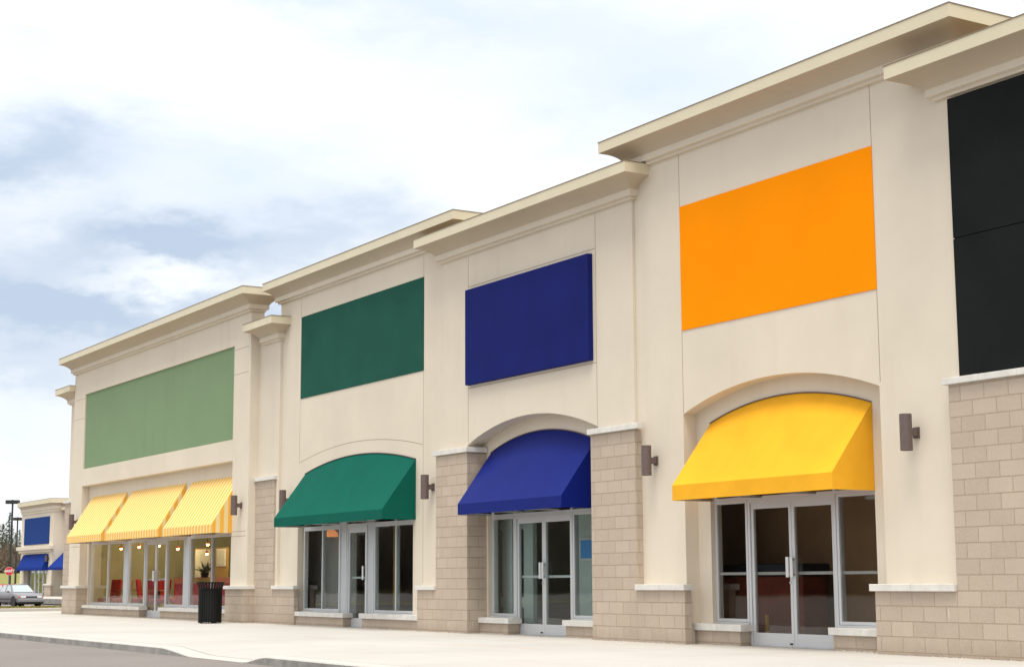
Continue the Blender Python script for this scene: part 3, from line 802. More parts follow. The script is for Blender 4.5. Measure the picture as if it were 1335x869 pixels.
# long planter bench with a spiky plant behind the right cafe window
t = thing('planter_bench', (-43.6, 16.75, 0), 'low salmon and ochre bench behind the right cafe window', 'bench')
m = MB(); m.box(-45.6, -39.8, 16.55, 17.0, .004, .95, 'red'); m.build('bench_body', t, bevel=.01)
m = MB(); m.box(-45.65, -39.75, 16.52, 17.03, .95, 1.12, 'salmon'); m.build('bench_top', t, bevel=.015)
m = MB(); m.box(-44.2, -42.4, 16.515, 17.035, .97, 1.10, 'int_ochre'); m.build('end_trim', t)
t = thing('potted_plant', (-44.0, 16.8, 1.12), 'spiky dark potted plant on the bench behind the right cafe window', 'plant')
m = MB(); m.lathe((-44.0, 16.8, 1.12), [(.001, 0), (.09, 0), (.12, .14), (.10, .14), (.001, .12)], 'black2', 16); m.build('pot', t)
m = MB()
for i in range(60):
    a = random.uniform(0, 6.28); l = random.uniform(.22, .42); e = random.uniform(.25, 1.35)
    p = Vector((-44.0, 16.8, 1.24)); d = Vector((math.cos(a)*math.cos(e)*1.6, math.sin(a)*math.cos(e)*.8, math.sin(e))); sdir = Vector((-math.sin(a), math.cos(a), 0))*.02
    m.face([p-sdir, p+sdir, p+d*l*.6+sdir*.7+Vector((0, 0, .02)), p+d*l, p+d*l*.6-sdir*.7+Vector((0, 0, .02))], 'leaf')
m.build('leaves', t, fixn=False)
def poster(x0, x1, y, z0, z1, k, label):
    t = thing('poster', ((x0+x1)/2, y, (z0+z1)/2), label, 'poster')
    m = MB(); m.box(x0, x1, y-.02, y, z0, z1, 'white'); m.build('board', t)
    m = MB(); m.box(x0+.04, x1-.04, y-.026, y-.021, z0+.04, z1-.04, k); m.build('print', t)
    return t
poster(-51.1, -49.8, 19.2, 1.15, 2.02, 'poster_pale', 'pale board behind the spiky plant deep inside the cafe')
poster(-49.25, -48.5, 19.2, 1.48, 2.02, 'poster_pale', 'smaller pale board right of the one behind the plant in the cafe')
m = MB(); m.box(-51.2, -48.4, 19.205, 19.26, .004, 2.06, 'int_ochre')
tag(m.build('low_partition', bevel=.01), 'ochre partition carrying the two pale boards in the cafe', 'partition')
# navy shop: white boards and a blue poster
for x, y, w, l in ((-27.82, 16.85, .36, 'white board standing behind the left side window of the navy shop'), (-27.27, 17.0, .34, 'white board standing behind the left door leaf of the navy shop')):
    t = thing('display_board', (x, y, .003), l, 'board', 'white boards in the navy shop')
    m = MB(); m.box(x-w/2, x+w/2, y, y+.10, .10, 2.45, 'int_white'); m.build('panel', t, bevel=.01)
    for dx in (-.12, .12):
        m = MB(); m.box(x+dx-.02, x+dx+.02, y+.01, y+.09, .003, .10, 'steel'); m.build('leg', t)
    m = MB(); m.box(x-w/2-.10, x-w/2, y+.02, y+.06, .48, .68, 'int_white'); m.box(x-w/2-.10, x-w/2, y+.02, y+.06, 1.98, 2.16, 'int_white'); m.build('clip', t)
m = MB(); m.box(-26.25, -24.4, 17.3, 17.42, .004, 2.6, 'int_white'); tag(m.build('white_partition', bevel=.01), 'white block partition behind the right side window of the navy shop', 'partition')
poster(-25.85, -25.2, 17.27, 1.36, 1.78, 'poster_blue', 'plain blue poster behind the right side window of the navy shop')
t = thing('shop_counter', (-26.9, 19.6, .003), 'brown counter with a pale top seen through the navy shop doors', 'counter')
m = MB(); m.box(-29.2, -25.0, 19.4, 20.0, .004, 1.0, 'int_brown'); m.build('counter_body', t, bevel=.01)
m = MB(); m.box(-29.25, -24.95, 19.35, 20.05, 1.0, 1.06, 'int_white'); m.build('counter_top', t, bevel=.01)
# orange shop: dark red counter and a thin yellow post
t = thing('shop_counter', (-20.5, 17.2, .003), 'dark red counter with a dark blue top behind the orange shop doors', 'counter')
m = MB(); m.box(-21.8, -19.3, 16.95, 17.45, .004, 1.05, 'redbrown'); m.build('counter_body', t, bevel=.03)
m = MB(); m.box(-21.85, -19.25, 16.92, 17.48, 1.05, 1.24, 'slate'); m.build('counter_top', t, bevel=.03)
t = thing('yellow_post', (-19.88, 16.72, .003), 'short yellow post just behind the left door leaf of the orange shop', 'post')
m = MB(); m.tube((-19.88, 16.72, .02), (-19.88, 16.72, .46), .03, .03, 'yellow_post', 12); m.build('post_shaft', t)
m = MB(); m.lathe((-19.88, 16.72, .003), [(.001, .025), (.09, .02), (.10, 0)], 'black', 16); m.build('foot', t)
# green shop: ochre posts behind the door
for x, y, l in ((-34.35, 17.1, 'ochre timber post behind the door of the green shop'), (-32.9, 17.0, 'ochre timber post behind the right window of the green shop')):
    m = MB(); m.box(x-.07, x+.07, y, y+.12, .004, 3.0, 'int_ochre'); tag(m.build('timber_post', bevel=.008), l, 'post')
t = thing('display_shelf', (-33.2, 20.2, .003), 'dark shelf unit with red and blue goods deep in the green shop', 'shelf')
m = MB()
for z in (.1, .75, 1.4, 2.05): m.box(-36.2, -30.4, 20.0, 20.4, z, z+.04, 'int_brown')
m.build('shelves', t)
for k, xs in (('redbrown', (-35.8, -34.6, -32.0, -30.8)), ('sign_blue', (-35.2, -33.4, -31.4))):
    for x in xs:
        m = MB(); m.box(x, x+.4, 20.05, 20.3, 1.44, 1.8, k); m.build('goods', t, bevel=.02)

# ------------------------------------------------------------------ waste bin, door stops, grit
cx, cy = -38.74, 14.95
t = thing('waste_bin', (cx, cy, 0), 'black slatted steel waste bin standing by the cafe', 'waste bin')
m = MB()
N = 28
for i in range(N):
    a = 2*math.pi*i/N; ca, sa = math.cos(a), math.sin(a); w = .016
    def pt(r, z, s): return (cx+ca*r-sa*s, cy+sa*r+ca*s, z)
    prof = [(.278, .015), (.288, .40), (.288, .80), (.294, .85), (.335, .985)]
    for (r0, z0), (r1, z1) in zip(prof, prof[1:]):
        m.face([pt(r0, z0, -w), pt(r0, z0, w), pt(r1, z1, w), pt(r1, z1, -w)], 'black')
m.build('slats', t, solid=.006)
m = MB(); m.lathe((cx, cy, 0), [(.001, .06), (.26, .06), (.268, .45), (.268, .835), (.255, .835), (.255, .10), (.001, .10)], 'black2', 36); m.build('liner', t, smooth=False)
for z, r in ((.05, .282), (.83, .294), (.985, .338)):
    m = MB(); m.lathe((cx, cy, z), [(r-.012, -.015), (r+.008, -.015), (r+.010, .015), (r-.012, .015), (r-.012, -.015)], 'black', 40); m.build('ring', t)
m = MB()
for a in (0, 2.09, 4.19): m.tube((cx+.2*math.cos(a), cy+.2*math.sin(a), .05), (cx+.2*math.cos(a), cy+.2*math.sin(a), 0), .025, .03, 'black', 10)
m.build('feet', t)
for x, y, l in ((-25.35, 16.08, 'small steel door stop on the pavement outside the navy shop'), (-18.55, 16.05, 'small steel door stop on the pavement outside the orange shop')):
    t = thing('door_stop', (x, y, 0), l, 'door stop', 'steel door stops on the pavement')
    m = MB(); m.lathe((x, y, 0), [(.035, 0), (.035, .008), (.012, .012), (.012, .06), (.02, .065), (.02, .085), (.001, .09)], 'steel', 14); m.build('peg', t)
    m = MB(); m.lathe((x, y, .062), [(.021, 0), (.026, .004), (.026, .018), (.021, .022)], 'black', 14); m.build('rubber_ring', t)
m = MB()
edges = [(-53.7, -52.2, 15.65), (-52.2, -46.9, 15.87), (-44.9, -39.6, 15.87), (-39.55, -38.4, 15.65), (-38.3, -36, B), (-35.9, -33.4, 16.0), (-32.5, -29.8, 16.0), (-29.8, -27.8, B), (-27.7, -26.8, 16.225), (-24.7, -23.5, 16.225), (-23.5, -20.95, B), (-20.9, -19.9, 16.225), (-17.8, -16.7, 16.225), (-16.7, -10, B)]
for i in range(1500):
    a, b, y = random.choice(edges); x = random.uniform(a, b); s = random.uniform(.004, .017); yy = y-abs(random.gauss(0, .025))-.008
    m.face([(x-s, yy-s, .001), (x+s, yy-s*.6, .001), (x+s*.7, yy+s*.6, .001), (x, yy, s*.9)], 'debris')
    m.face([(x-s, yy-s, .001), (x, yy, s*.9), (x+s*.7, yy+s*.6, .001)], 'debris'); m.face([(x-s, yy-s, .001), (x+s, yy-s*.6, .001), (x, yy, s*.9)], 'debris')
tag(m.build('grit', fixn=False), 'pale grit and crumbs along the foot of the shop walls', 'grit', kind='stuff')

# ------------------------------------------------------------------ far shops
fs = thing('shop_building', (-131, 36, 0), 'small distant cream shop with blue sign and blue awnings behind the grey car', 'shop')
FY = 36.0
x0, x1 = -135.5, -126.5
mb = MB(); arch_wall(mb, x0, x1, 7.0, FY, FY+1.5, (-134.4, -127.9, 3.25, 3.25), FY+.4)
mb.box(-126.9, -108, FY+.9, FY+1.4, 0, 6.3, 'stucco')
hjoint(mb, x0+.1, x1-.1, FY, 6.45)
mb.build('wall', fs)
cornice(x0, x1, FY, FY+3, 7.42, .34, fs, fh=.36, tot=1.0)
lk = cornice(-126.2, -108, FY+.9, FY+2.5, 6.75, .40, fs, fh=.25, tot=.6); lk['label'] = 'lower cornice on the recessed wing'
panel(fs, -134.5, -127.45, FY-.06, FY-.001, 3.98, 6.08, 'sign_blue', 'blue sign panel')
mb = MB(); mb.box(x0-.3, x1+.25, FY-.32, FY, 3.55, 3.84, 'stucco'); mb.box(x0-.15, x1+.12, FY-.16, FY, 3.36, 3.55, 'stucco'); mb.build('belly_band', fs, bevel=.02)
straight_awning(fs, -134.7, -127.5, FY-.5, FY-.003, 1.95, 2.15, 3.20, 'aw_blue', 'wide blue awning over the door')
straight_awning(fs, -126.3, -119.6, FY-.35, FY+.897, 1.95, 2.15, 3.4, 'aw_blue', 'blue awning on the recessed wing')
brick(fs, -128.0, -126.3, FY-.12, FY-.001, 0, .8); coping(fs, -128.1, -126.2, FY-.2, FY-.001, .8, .92)
brick(fs, -136.1, -134.6, FY-.12, FY-.001, 0, .8); coping(fs, -136.2, -134.5, FY-.2, FY-.001, .8, .92)
for a, b in ((-134.35, -132.1), (-129.6, -127.95)): window(fs, a, b, .3, 2.3, FY+.25, ((a+b)/2,), glass='glass')
mb = MB(); mb.box(-125.6, -122.1, FY+.893, FY+.899, .45, 2.35, 'int_grey'); mb.build('window_backing', fs)
window(fs, -125.6, -122.1, .5, 2.3, FY+.79, (-123.8,), glass='glass')
door_frame(fs, -131.9, -129.8, FY+.25); door(fs, -131.9, -130.85, FY+.25, 1); door(fs, -130.85, -129.8, FY+.25, -1)
mb = MB(); mb.box(-132.09, -131.96, FY+.25, FY+.35, 0, 3.2, 'alu'); mb.box(-129.74, -129.61, FY+.25, FY+.35, 0, 3.2, 'alu'); mb.box(-134.4, -127.9, FY+.27, FY+.35, 2.32, 3.2, 'int_dark'); mb.build('clad_column', fs)
wall_lamp(fs, -127.4, FY, 2.85)
def exf(mb): mb.box(-133.9, -132.6, FY+1.7, FY+1.8, 0.01, 2.9, 'salmon')
room(fs, -134.9, -126.95, FY+1.52, FY+6, 3.2, 'int_green', extra=exf)
shell(fs, x0, -108, FY+1.62, FY+16, 5.5)

# ------------------------------------------------------------------ cars
def make_car(loc, rz, paint, label):
    t = thing('parked_car', (0, 0, 0), label, 'car', 'cars parked beyond the verge')
    L, W = 4.35, 1.68
    # body: lofted sections along x (front at +x), rows of half width / height
    st = [(2.17, .60, .30, .55), (2.12, .74, .24, .66), (1.90, .80, .22, .73), (1.30, .83, .22, .82), (.85, .84, .22, .88), (-.2, .84, .22, .89), (-1.25, .84, .22, .90), (-1.6, .82, .22, .91), (-2.0, .78, .25, .86), (-2.15, .68, .32, .75)]
    m = MB(); q = m.mi(paint); ring = 12
    for x, hw, zb, zt in st:
        pr = [(-hw*.80, zb), (-hw*.97, zb+.08), (-hw, zb+(zt-zb)*.45), (-hw*.985, zb+(zt-zb)*.72), (-hw*.93, zt-.035), (-hw*.80, zt), (hw*.80, zt), (hw*.93, zt-.035), (hw*.985, zb+(zt-zb)*.72), (hw, zb+(zt-zb)*.45), (hw*.97, zb+.08), (hw*.80, zb)]
        m.v += [(x, y, z) for y, z in pr]
    for i in range(len(st)-1):
        for j in range(ring): m.f.append((i*ring+j, i*ring+(j+1) % ring, (i+1)*ring+(j+1) % ring, (i+1)*ring+j)); m.m.append(q)
    m.f.append(tuple(range(ring))[::-1]); m.m.append(q); b = (len(st)-1)*ring; m.f.append(tuple(range(b, b+ring))); m.m.append(q)
    m.build('body', t, bevel=.015, smooth=True)
    # cabin
    lo = [(.88, -.70, .87), (.88, .70, .87), (-1.45, .70, .89), (-1.45, -.70, .89)]
    hi = [(.22, -.55, 1.325), (.22, .55, 1.325), (-.88, .55, 1.335), (-.88, -.55, 1.335)]
    m = MB()
    for i in range(4): m.face([lo[i], lo[(i+1) % 4], hi[(i+1) % 4], hi[i]], paint)
    m.face(hi, paint); m.build('cabin', t, bevel=.03)
    m = MB(); m.box(-.84, .18, -.50, .50, 1.33, 1.362, paint); m.build('roof', t, bevel=.03)
    def pane(name, a, b, c, d, ins=.10):
        a, b, c, d = map(Vector, (a, b, c, d)); ce = (a+b+c+d)/4; n = (b-a).cross(d-a).normalized()
        if n.dot(ce-Vector((-.3, 0, 1.0))) < 0: n = -n
        m = MB(); m.face([ce+(p-ce)*(1-ins)+n*.012 for p in (a, b, c, d)], 'car_glass'); m.build(name, t, solid=.004)
    pane('windscreen', lo[0], lo[1], hi[1], hi[0], .09); pane('rear_window', lo[2], lo[3], hi[3], hi[2])
    for s in (-1, 1):
        y0, y1 = .70*s, .55*s
        pane('side_window', (.80, y0, .87), (-.22, y0, .88), (-.26, y1, 1.325), (.18, y1, 1.325), .12)
        pane('side_window', (-.28, y0, .88), (-1.25, y0, .89), (-.86, y1, 1.335), (-.32, y1, 1.325), .12)
        m = MB(); m.box(.62, .78, s*.84, s*.98, .86, .98, paint); m.build('mirror', t, bevel=.02)
        m = MB(); m.box(2.10, 2.165, *sorted((s*.36, s*.66)), .545, .655, 'headlight'); m.build('headlight', t, bevel=.01)
        m = MB(); m.box(2.03, 2.11, *sorted((s*.665, s*.775)), .54, .655, 'amber'); m.build('indicator', t, bevel=.01)
        m = MB(); m.box(-1.8, 1.8, *sorted((s*.835, s*.855)), .44, .50, 'trimblack'); m.build('rub_strip', t)
        for x in (1.32, -1.30):
            wl = MB(); yo = s*.70
            wl.tube((x, yo-.09, .30), (x, yo+.09, .30), .30, .30, 'tyre', 24); w = wl.build('wheel', t, bevel=.02)
            rm = MB(); rm.tube((x, yo+s*.085, .30), (x, yo+s*.10, .30), .19, .17, 'rim', 20); rm.build('rim', w)
            ar = MB(); ar.tube((x, s*.80, .32), (x, s*.842, .32), .36, .36, 'trimblack', 24); ar.build('wheel_arch', t)
    m = MB(); m.box(2.11, 2.17, -.34, .34, .56, .64, 'trimblack'); m.build('grille', t)
    m = MB(); m.box(2.05, 2.27, -.80, .80, .30, .48, 'bumper'); m.box(2.0, 2.2, -.76, .76, .20, .30, 'trimblack'); m.build('front_bumper', t, bevel=.03)
    m = MB(); m.box(-2.26, -2.06, -.78, .78, .32, .50, 'bumper'); m.build('rear_bumper', t, bevel=.03)
    t.location = loc; t.rotation_euler.z = rz
    return t
make_car((-103.6, 27.45, -.45), R(7), 'car_grey', 'grey sedan parked beyond the verge facing the shops')
make_car((-116.0, 30.1, -.45), R(7), 'car_red', 'red car mostly cut off behind the grey sedan')

# ------------------------------------------------------------------ stop sign, lamp posts
t = thing('stop_sign', (-132.85, 34.44, -.45), 'red octagonal stop sign on a thin post behind the cars', 'sign')
d = Vector((132.85, -34.44, 0)).normalized(); sx = Vector((-d.y, d.x, 0))
if sx.dot(Vector((.52, .853, 0))) < 0: sx = -sx
c = Vector((-132.85, 34.44, 1.92))
def octo(r, off, th, k, name, par):
    m = MB(); pts = []
    for i in range(8):
        a = R(22.5+45*i); pts.append(c+sx*r*math.cos(a)+Vector((0, 0, r*math.sin(a)))+d*off)
    m.face(pts, k); m.face([p-d*th for p in pts][::-1], k)
    for i in range(8): m.face([pts[i], pts[i]-d*th, pts[(i+1) % 8]-d*th, pts[(i+1) % 8]], k)
    return m.build(name, par)
pl = octo(.355, .03, .02, 'white', 'sign_plate', t)
octo(.338, .034, .003, 'sign_red', 'sign_face', pl)
cu = bpy.data.curves.new('sign_lettering', 'FONT'); cu.body = 'ARRÊT'; cu.size = .27; cu.align_x = 'CENTER'; cu.align_y = 'CENTER'; cu.extrude = .004; cu.offset = .006
tmp = bpy.data.objects.new('tmp', cu); COL.objects.link(tmp)
bpy.context.view_layer.update()
me = bpy.data.meshes.new_from_object(tmp.evaluated_get(bpy.context.evaluated_depsgraph_get())); me.name = 'sign_lettering'
bpy.data.objects.remove(tmp); bpy.data.curves.remove(cu)
me.materials.clear(); me.materials.append(M['white'])
lt = bpy.data.objects.new('sign_lettering', me); COL.objects.link(lt); lt.parent = pl
mt = Matrix((sx, Vector((0, 0, 1)), d)).transposed().to_4x4(); mt.translation = c+d*.04-Vector(t['org'])
lt.matrix_local = mt
m = MB(); m.tube((c.x, c.y, -.45), (c.x, c.y, 2.28), .045, .045, 'galv', 8); m.build('post', t)

def lamp_post(x, y, ztop, w, label):
    t = thing('parking_lamp', (x, y, -.45), label, 'lamp post', 'dark twin head lamp posts')
    m = MB(); m.tube((x, y, .3), (x, y, ztop-.1), .13, .085, 'pole', 10); m.build('pole', t)
    m = MB(); m.tube((x, y, -.45), (x, y, .3), .28, .28, 'kerb', 14); m.build('concrete_base', t)
    a = Vector((.52, .853, 0))
    for s in (-1, 1):
        mb = MB(); p0 = Vector((x, y, ztop))+a*s*.015; p1 = Vector((x, y, ztop))+a*s*w/2; n = Vector((-a.y, a.x, 0))*.22
        pts = [p0-n, p1-n, p1+n, p0+n]; h = Vector((0, 0, .36))
        mb.face([p+h for p in pts], 'pole'); mb.face([p for p in pts][::-1], 'pole')
        for i in range(4): mb.face([pts[i], pts[(i+1) % 4], pts[(i+1) % 4]+h, pts[i]+h], 'pole')
        o = mb.build('lamp_head', t, bevel=.02)
    m = MB(); q = Vector((x, y, ztop+.16)); m.tube(q-Vector((0, 0, .30)), q+Vector((0, 0, .24)), .09, .09, 'pole', 8); m.build('pole_top', t)
lamp_post(-162.5, 42.2, 8.6, 1.30, 'taller dark twin head lamp post left of the far shop')
lamp_post(-203.0, 53.4, 8.5, 1.0, 'more distant dark lamp post beside the far shop')

# ------------------------------------------------------------------ trees
def conifer_mesh(t, h, r, seed, k):
    rnd = random.Random(seed)
    m = MB(); m.tube((0, 0, 0), (0, 0, h*.97), h*.018, .03, 'bark', 8); m.build('trunk', t)
    m = MB()
    lev = int(h*2.6)
    for i in range(lev):
        f = i/(lev-1); z = h*(.10+.89*f); rr = r*(1-f)**.85*rnd.uniform(.75, 1.15)+.10
        nb = rnd.randint(5, 8)
        for b in range(nb):
            if rnd.random() < .12: continue
            a = rnd.uniform(0, 6.28); l = rr*rnd.uniform(.65, 1.15)
            for s in range(int(4+l*3.6)):
                u = rnd.uniform(.12, 1)*l; dz = -.28*u+.10*u*u/max(.4, l)
                p = Vector((math.cos(a)*u, math.sin(a)*u, z+dz+rnd.uniform(-.12, .12)))
                p += Vector((-math.sin(a), math.cos(a), 0))*rnd.gauss(0, .16*(.3+u/l))
                q = Vector((rnd.gauss(0, 1), rnd.gauss(0, 1), rnd.gauss(0, .5))).normalized(); w = Vector((rnd.gauss(0, 1), rnd.gauss(0, 1), rnd.gauss(0, .6))).normalized()
                ss = rnd.uniform(.16, .34)
                m.face([p-q*ss, p+w*ss*.55, p+q*ss, p-w*ss*.3], k)
    m.build('crown', t, fixn=False)
def bare_mesh(t, h, seed, k):
    rnd = random.Random(seed); tr = MB(); cr = MB()
    tr.tube((0, 0, 0), (0, 0, h*.45), h*.018, h*.012, 'bark', 8)
    def br(p, d, l, r, dep, mbx):
        e = p+d*l; mbx.tube(p, e, r, r*.6, 'bark' if mbx is tr else k, 5, False)
        if dep == 0: return
        for _ in range(rnd.randint(3, 4)):
            nd = (d+Vector((rnd.gauss(0, .5), rnd.gauss(0, .5), rnd.gauss(.12, .3)))).normalized()
            br(p+d*l*rnd.uniform(.5, 1), nd, l*rnd.uniform(.55, .8), r*.55, dep-1, cr)
    br(Vector((0, 0, h*.45)), Vector((0, 0, 1)), h*.16, h*.012, 4, tr)
    for _ in range(4):
        a = rnd.uniform(0, 6.28); br(Vector((0, 0, h*rnd.uniform(.25, .45))), Vector((math.cos(a)*.8, math.sin(a)*.8, .75)).normalized(), h*.17, h*.009, 3, tr)
    tr.build('trunk', t, fixn=False); cr.build('crown', t, fixn=False)
def tree_proto(kind, h, r, seed, k, label, cat):
    t = thing('conifer_tree' if kind == 'c' else 'bare_tree', (0, 0, 0), label, cat, 'trees on the far rise')
    (conifer_mesh(t, h, r, seed, k) if kind == 'c' else bare_mesh(t, h, seed, k))
    return t
def tree_at(px, d):
    """bearing from the camera towards the far left, distance d"""
    a = .2487+.00044*px
    return (-math.cos(a)*d, math.sin(a)*d)
c1 = tree_proto('c', 12.2, 2.6, 3, 'needle', 'tallest dark conifer left of the nearer lamp post', 'tree')
c2 = tree_proto('c', 9.4, 2.4, 5, 'needle2', 'olive conifer at the left picture edge', 'tree')
b1 = tree_proto('b', 9.5, 0, 8, 'twig', 'bare brown tree at the left picture edge below the conifers', 'tree')
spots = [(c1, 9.5, 262, 1.0, None), (c1, 22.5, 285, .80, 'dark conifer between the lamp post and the far shop'), (c1, 17.5, 300, .78, 'dark conifer showing between the two lamp posts'),
         (c2, 1.5, 262, 1.05, None), (c2, 6.0, 290, .95, 'olive conifer just left of the tallest one'), (c2, 13.5, 292, .85, 'olive conifer behind the nearer lamp post'), (c2, -4.5, 270, 1.1, 'olive conifer partly outside the left edge'), (c2, 26, 270, .72, 'low olive conifer touching the far shop corner'),
         (b1, 3.0, 248, .78, None), (b1, 8.0, 252, .70, 'bare brown tree under the tallest conifer'), (b1, 13, 246, .72, 'bare brown tree behind the stop sign'), (b1, 19.5, 250, .74, 'bare brown tree between the lamp posts'), (b1, 25, 252, .70, 'bare brown tree next to the far shop')]
for p, px, d, sc, lab in spots:
    o = p if lab is None else copy_tree(p)
    if lab: o['label'] = lab
    x, y = tree_at(px, d); o.location = (x, y, hill_z(x, y)-.05); sc *= .76 if o.name.startswith('conifer') else .85; o.scale = (sc, sc, sc); o.rotation_euler.z = px*1.7
# brown undergrowth below the trees
m = MB()
for i in range(2600):
    px = random.uniform(-8, 34); d = random.uniform(244, 262); x, y = tree_at(px, d); z = hill_z(x, y)
    h = random.uniform(.5, 3.0)*(.6+.4*math.sin(px*2.1)); b = Vector((x, y, z+random.uniform(0, 1.2))); e = b+Vector((random.gauss(0, .4), random.gauss(0, .5), h)); w = Vector((.05, .09, 0))*random.uniform(.5, 1.3)
    m.face([b-w, b+w, e+w*.4, e-w*.4], 'twig')
tag(m.build('undergrowth', fixn=False), 'brown leafless brush below the conifers on the far rise', 'brush', kind='stuff')
# bare woodland across the parking lot (it shows in the shop windows)
m = MB()
rnd = random.Random(12)
def skyline(u): return 10.5+1.3*math.sin(u*.13)+.9*math.sin(u*.41)
for i in range(8200):
    if i % 3: x = rnd.uniform(-180, 120); y = -70+rnd.gauss(0, 4); u = x
    else: y = rnd.uniform(-75, -6); x = -186+rnd.gauss(0, 4); u = y
    h = skyline(u)*rnd.uniform(.7, 1.15)
    b = Vector((x, y, -.5+rnd.uniform(0, 3))); e = b+Vector((rnd.gauss(0, 1.0), rnd.gauss(0, .7), h*rnd.uniform(.5, 1))); w = Vector((.12, .10, 0))*rnd.uniform(.6, 2.2)
    m.face([b-w, b+w, e+w*.3, e-w*.3], 'twigdark')
for i in range(310):
    x = -188+i; m.box(x, x+1.02, -78-rnd.uniform(0, 2), -76, -.5, skyline(x)*.8+rnd.uniform(-.8, .8), 'twigdark')
for i in range(70):
    y = -78+i; m.box(-195-rnd.uniform(0, 2), -193, y, y+1.02, -.5, skyline(y)*.8+rnd.uniform(-.8, .8), 'twigdark')
tag(m.build('woodland', fixn=False), 'dense bare brown woodland across the parking lot', 'woodland', kind='stuff')

# ------------------------------------------------------------------ sky and light
SUN_EL, SUN_AZ = R(73), R(-40)                              # azimuth from +X towards the pavement side
sd = Vector((math.cos(SUN_EL)*math.cos(SUN_AZ), math.cos(SUN_EL)*math.sin(SUN_AZ), math.sin(SUN_EL)))
w = bpy.data.worlds.new('World'); S.world = w; w.use_nodes = True
t = NT(w.node_tree); bg = w.node_tree.nodes['Background']
sky = t.n('ShaderNodeTexSky', sky_type='NISHITA'); sky.sun_disc = False
sky.sun_elevation = SUN_EL; sky.sun_rotation = math.atan2(sd.x, sd.y); sky.air_density = 1.0; sky.dust_density = 2.0
tc = t.n('ShaderNodeTexCoord'); D = tc.outputs['Generated']
sp = t.n('ShaderNodeSeparateXYZ'); t.l(D, sp.inputs[0])
az = t.m('ARCTAN2', sp.outputs[1], t.m('MULTIPLY', sp.outputs[0], -1.0)); el = t.m('ARCSINE', sp.outputs[2])
wob = t.noise(t.scale(D, (1, 1, 2.4)), 7.0, 6, .6)
wob2 = t.noise(t.scale(D, (1.3, 1.3, 3.4)), 16.0, 5, .6)
dz = t.m('SUBTRACT', wob, .5); dz2 = t.m('SUBTRACT', wob2, .5)
def blob(a0, e0, wa, we, amp):
    x = t.m('DIVIDE', t.m('ADD', t.m('SUBTRACT', az, a0), t.m('MULTIPLY', dz, .16)), wa)
    y = t.m('DIVIDE', t.m('ADD', t.m('SUBTRACT', el, e0), t.m('ADD', t.m('MULTIPLY', dz2, .050), t.m('MULTIPLY', dz, .05))), we)
    r2 = t.m('ADD', t.m('MULTIPLY', x, x), t.m('MULTIPLY', y, y))
    return t.m('MULTIPLY', t.m('POWER', 2.718, t.m('MULTIPLY', r2, -1.0)), amp)
def total(lst):
    o = None
    for b_ in lst: o = blob(*b_) if o is None else t.m('ADD', o, blob(*b_))
    return o
grey = total([(.345, .203, .10, .019, 1.0), (.28, .163, .10, .030, 1.25), (.245, .243, .05, .022, .9), (.345, .183, .06, .012, -.75), (.27, .212, .03, .016, -.3), (.45, .216, .04, .016, .45), (.26, .122, .06, .014, .45), (.395, .165, .04, .02, .5)])
blue = total([(.64, .300, .13, .045, .85), (.52, .345, .08, .025, .7), (.28, .262, .09, .022, .6), (.33, .238, .12, .025, .4), (.42, .24, .06, .03, .45), (.25, .09, .10, .03, .5), (.40, .355, .08, .014, .7), (.24, .31, .03, .02, .3)])
far = t.ramp(t.noise(t.scale(D, (1, 1, 2)), 3.2, 6, .6), .45, .70)          # broken cloud over the rest of the sky
cloud = t.mix(far, (11.8, 11.9, 12.1), (8.4, 8.7, 9.3))
inview = t.ramp(sp.outputs[2], .36, .55)
inv2 = t.ramp(sp.outputs[0], -.45, -.2)
cloud = t.mix(t.m('MAXIMUM', inview, inv2), (11.2, 11.5, 11.8), cloud)
blue = t.m('ADD', blue, t.ramp(t.noise(t.scale(D, (1, 1, 2.6)), 9.0, 7, .62), .50, .80, 0, .28))
cloud = t.mix(t.ramp(blue, 0, 1, 0, .9), cloud, (7.9, 9.0, 10.6))
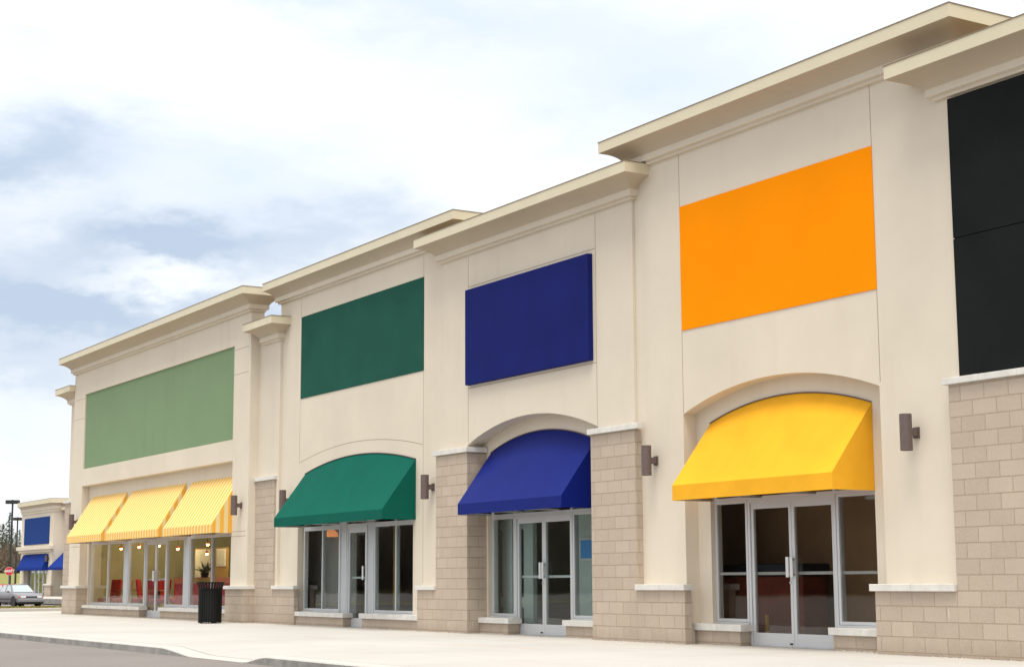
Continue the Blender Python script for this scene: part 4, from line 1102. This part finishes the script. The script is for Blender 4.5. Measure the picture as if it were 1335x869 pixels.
cloud = t.mix(t.ramp(grey, 0, 1, 0, .92), cloud, (5.2, 6.4, 8.1))
nrm = t.n('ShaderNodeVectorMath', operation='DOT_PRODUCT'); t.l(D, nrm.inputs[0]); nrm.inputs[1].default_value = tuple(sd)
glow = t.m('POWER', t.m('MAXIMUM', nrm.outputs['Value'], 0.0), 5.0)
cloud = t.mix(glow, cloud, (22.0, 20.6, 18.0))
c = t.mix(.90, sky.outputs[0], cloud)
t.l(c, bg.inputs['Color']); bg.inputs['Strength'].default_value = .070

sun = bpy.data.lights.new('sun', 'SUN'); sun.energy = 2.6; sun.angle = R(32); sun.color = (1, .95, .87)
so = bpy.data.objects.new('sun', sun); COL.objects.link(so); so.rotation_euler = sd.to_track_quat('Z', 'Y').to_euler(); so.location = (0, -10, 40)
# the lit cafe lamps
for x, y, z, e in ((-51.5, 18.3, 2.6, 75), (-47.5, 18.6, 2.6, 75), (-43.0, 18.6, 2.6, 60)):
    l = bpy.data.lights.new('cafe_lamp_light', 'POINT'); l.energy = e; l.color = (1, .72, .42); l.shadow_soft_size = .12
    o = bpy.data.objects.new('cafe_lamp_light', l); COL.objects.link(o); o.location = (x, y, z)

# ------------------------------------------------------------------ camera
cam = bpy.data.cameras.new('camera'); co = bpy.data.objects.new('camera', cam); COL.objects.link(co)
fw = Vector((-.84392348, .51550662, .14847922)); rt = Vector((.52068389, .85373691, -.00464484)); up = Vector((.12915664, -.07339084, .98890462))
mt = Matrix((rt, up, -fw)).transposed().to_4x4(); mt.translation = (0, 0, 1.0)
co.matrix_world = mt
cam.sensor_width = 36; cam.sensor_fit = 'HORIZONTAL'; cam.lens = 2142.57/1335*36; cam.clip_start = .1; cam.clip_end = 6000
S.camera = co
S.view_settings.view_transform = 'Standard'; S.view_settings.look = 'None'; S.view_settings.gamma = 1; S.view_settings.exposure = .57
S.cycles.max_bounces = 8; S.cycles.transparent_max_bounces = 16; S.cycles.glossy_bounces = 4; S.cycles.caustics_reflective = False; S.cycles.caustics_refractive = False
S.cycles.use_denoising = True
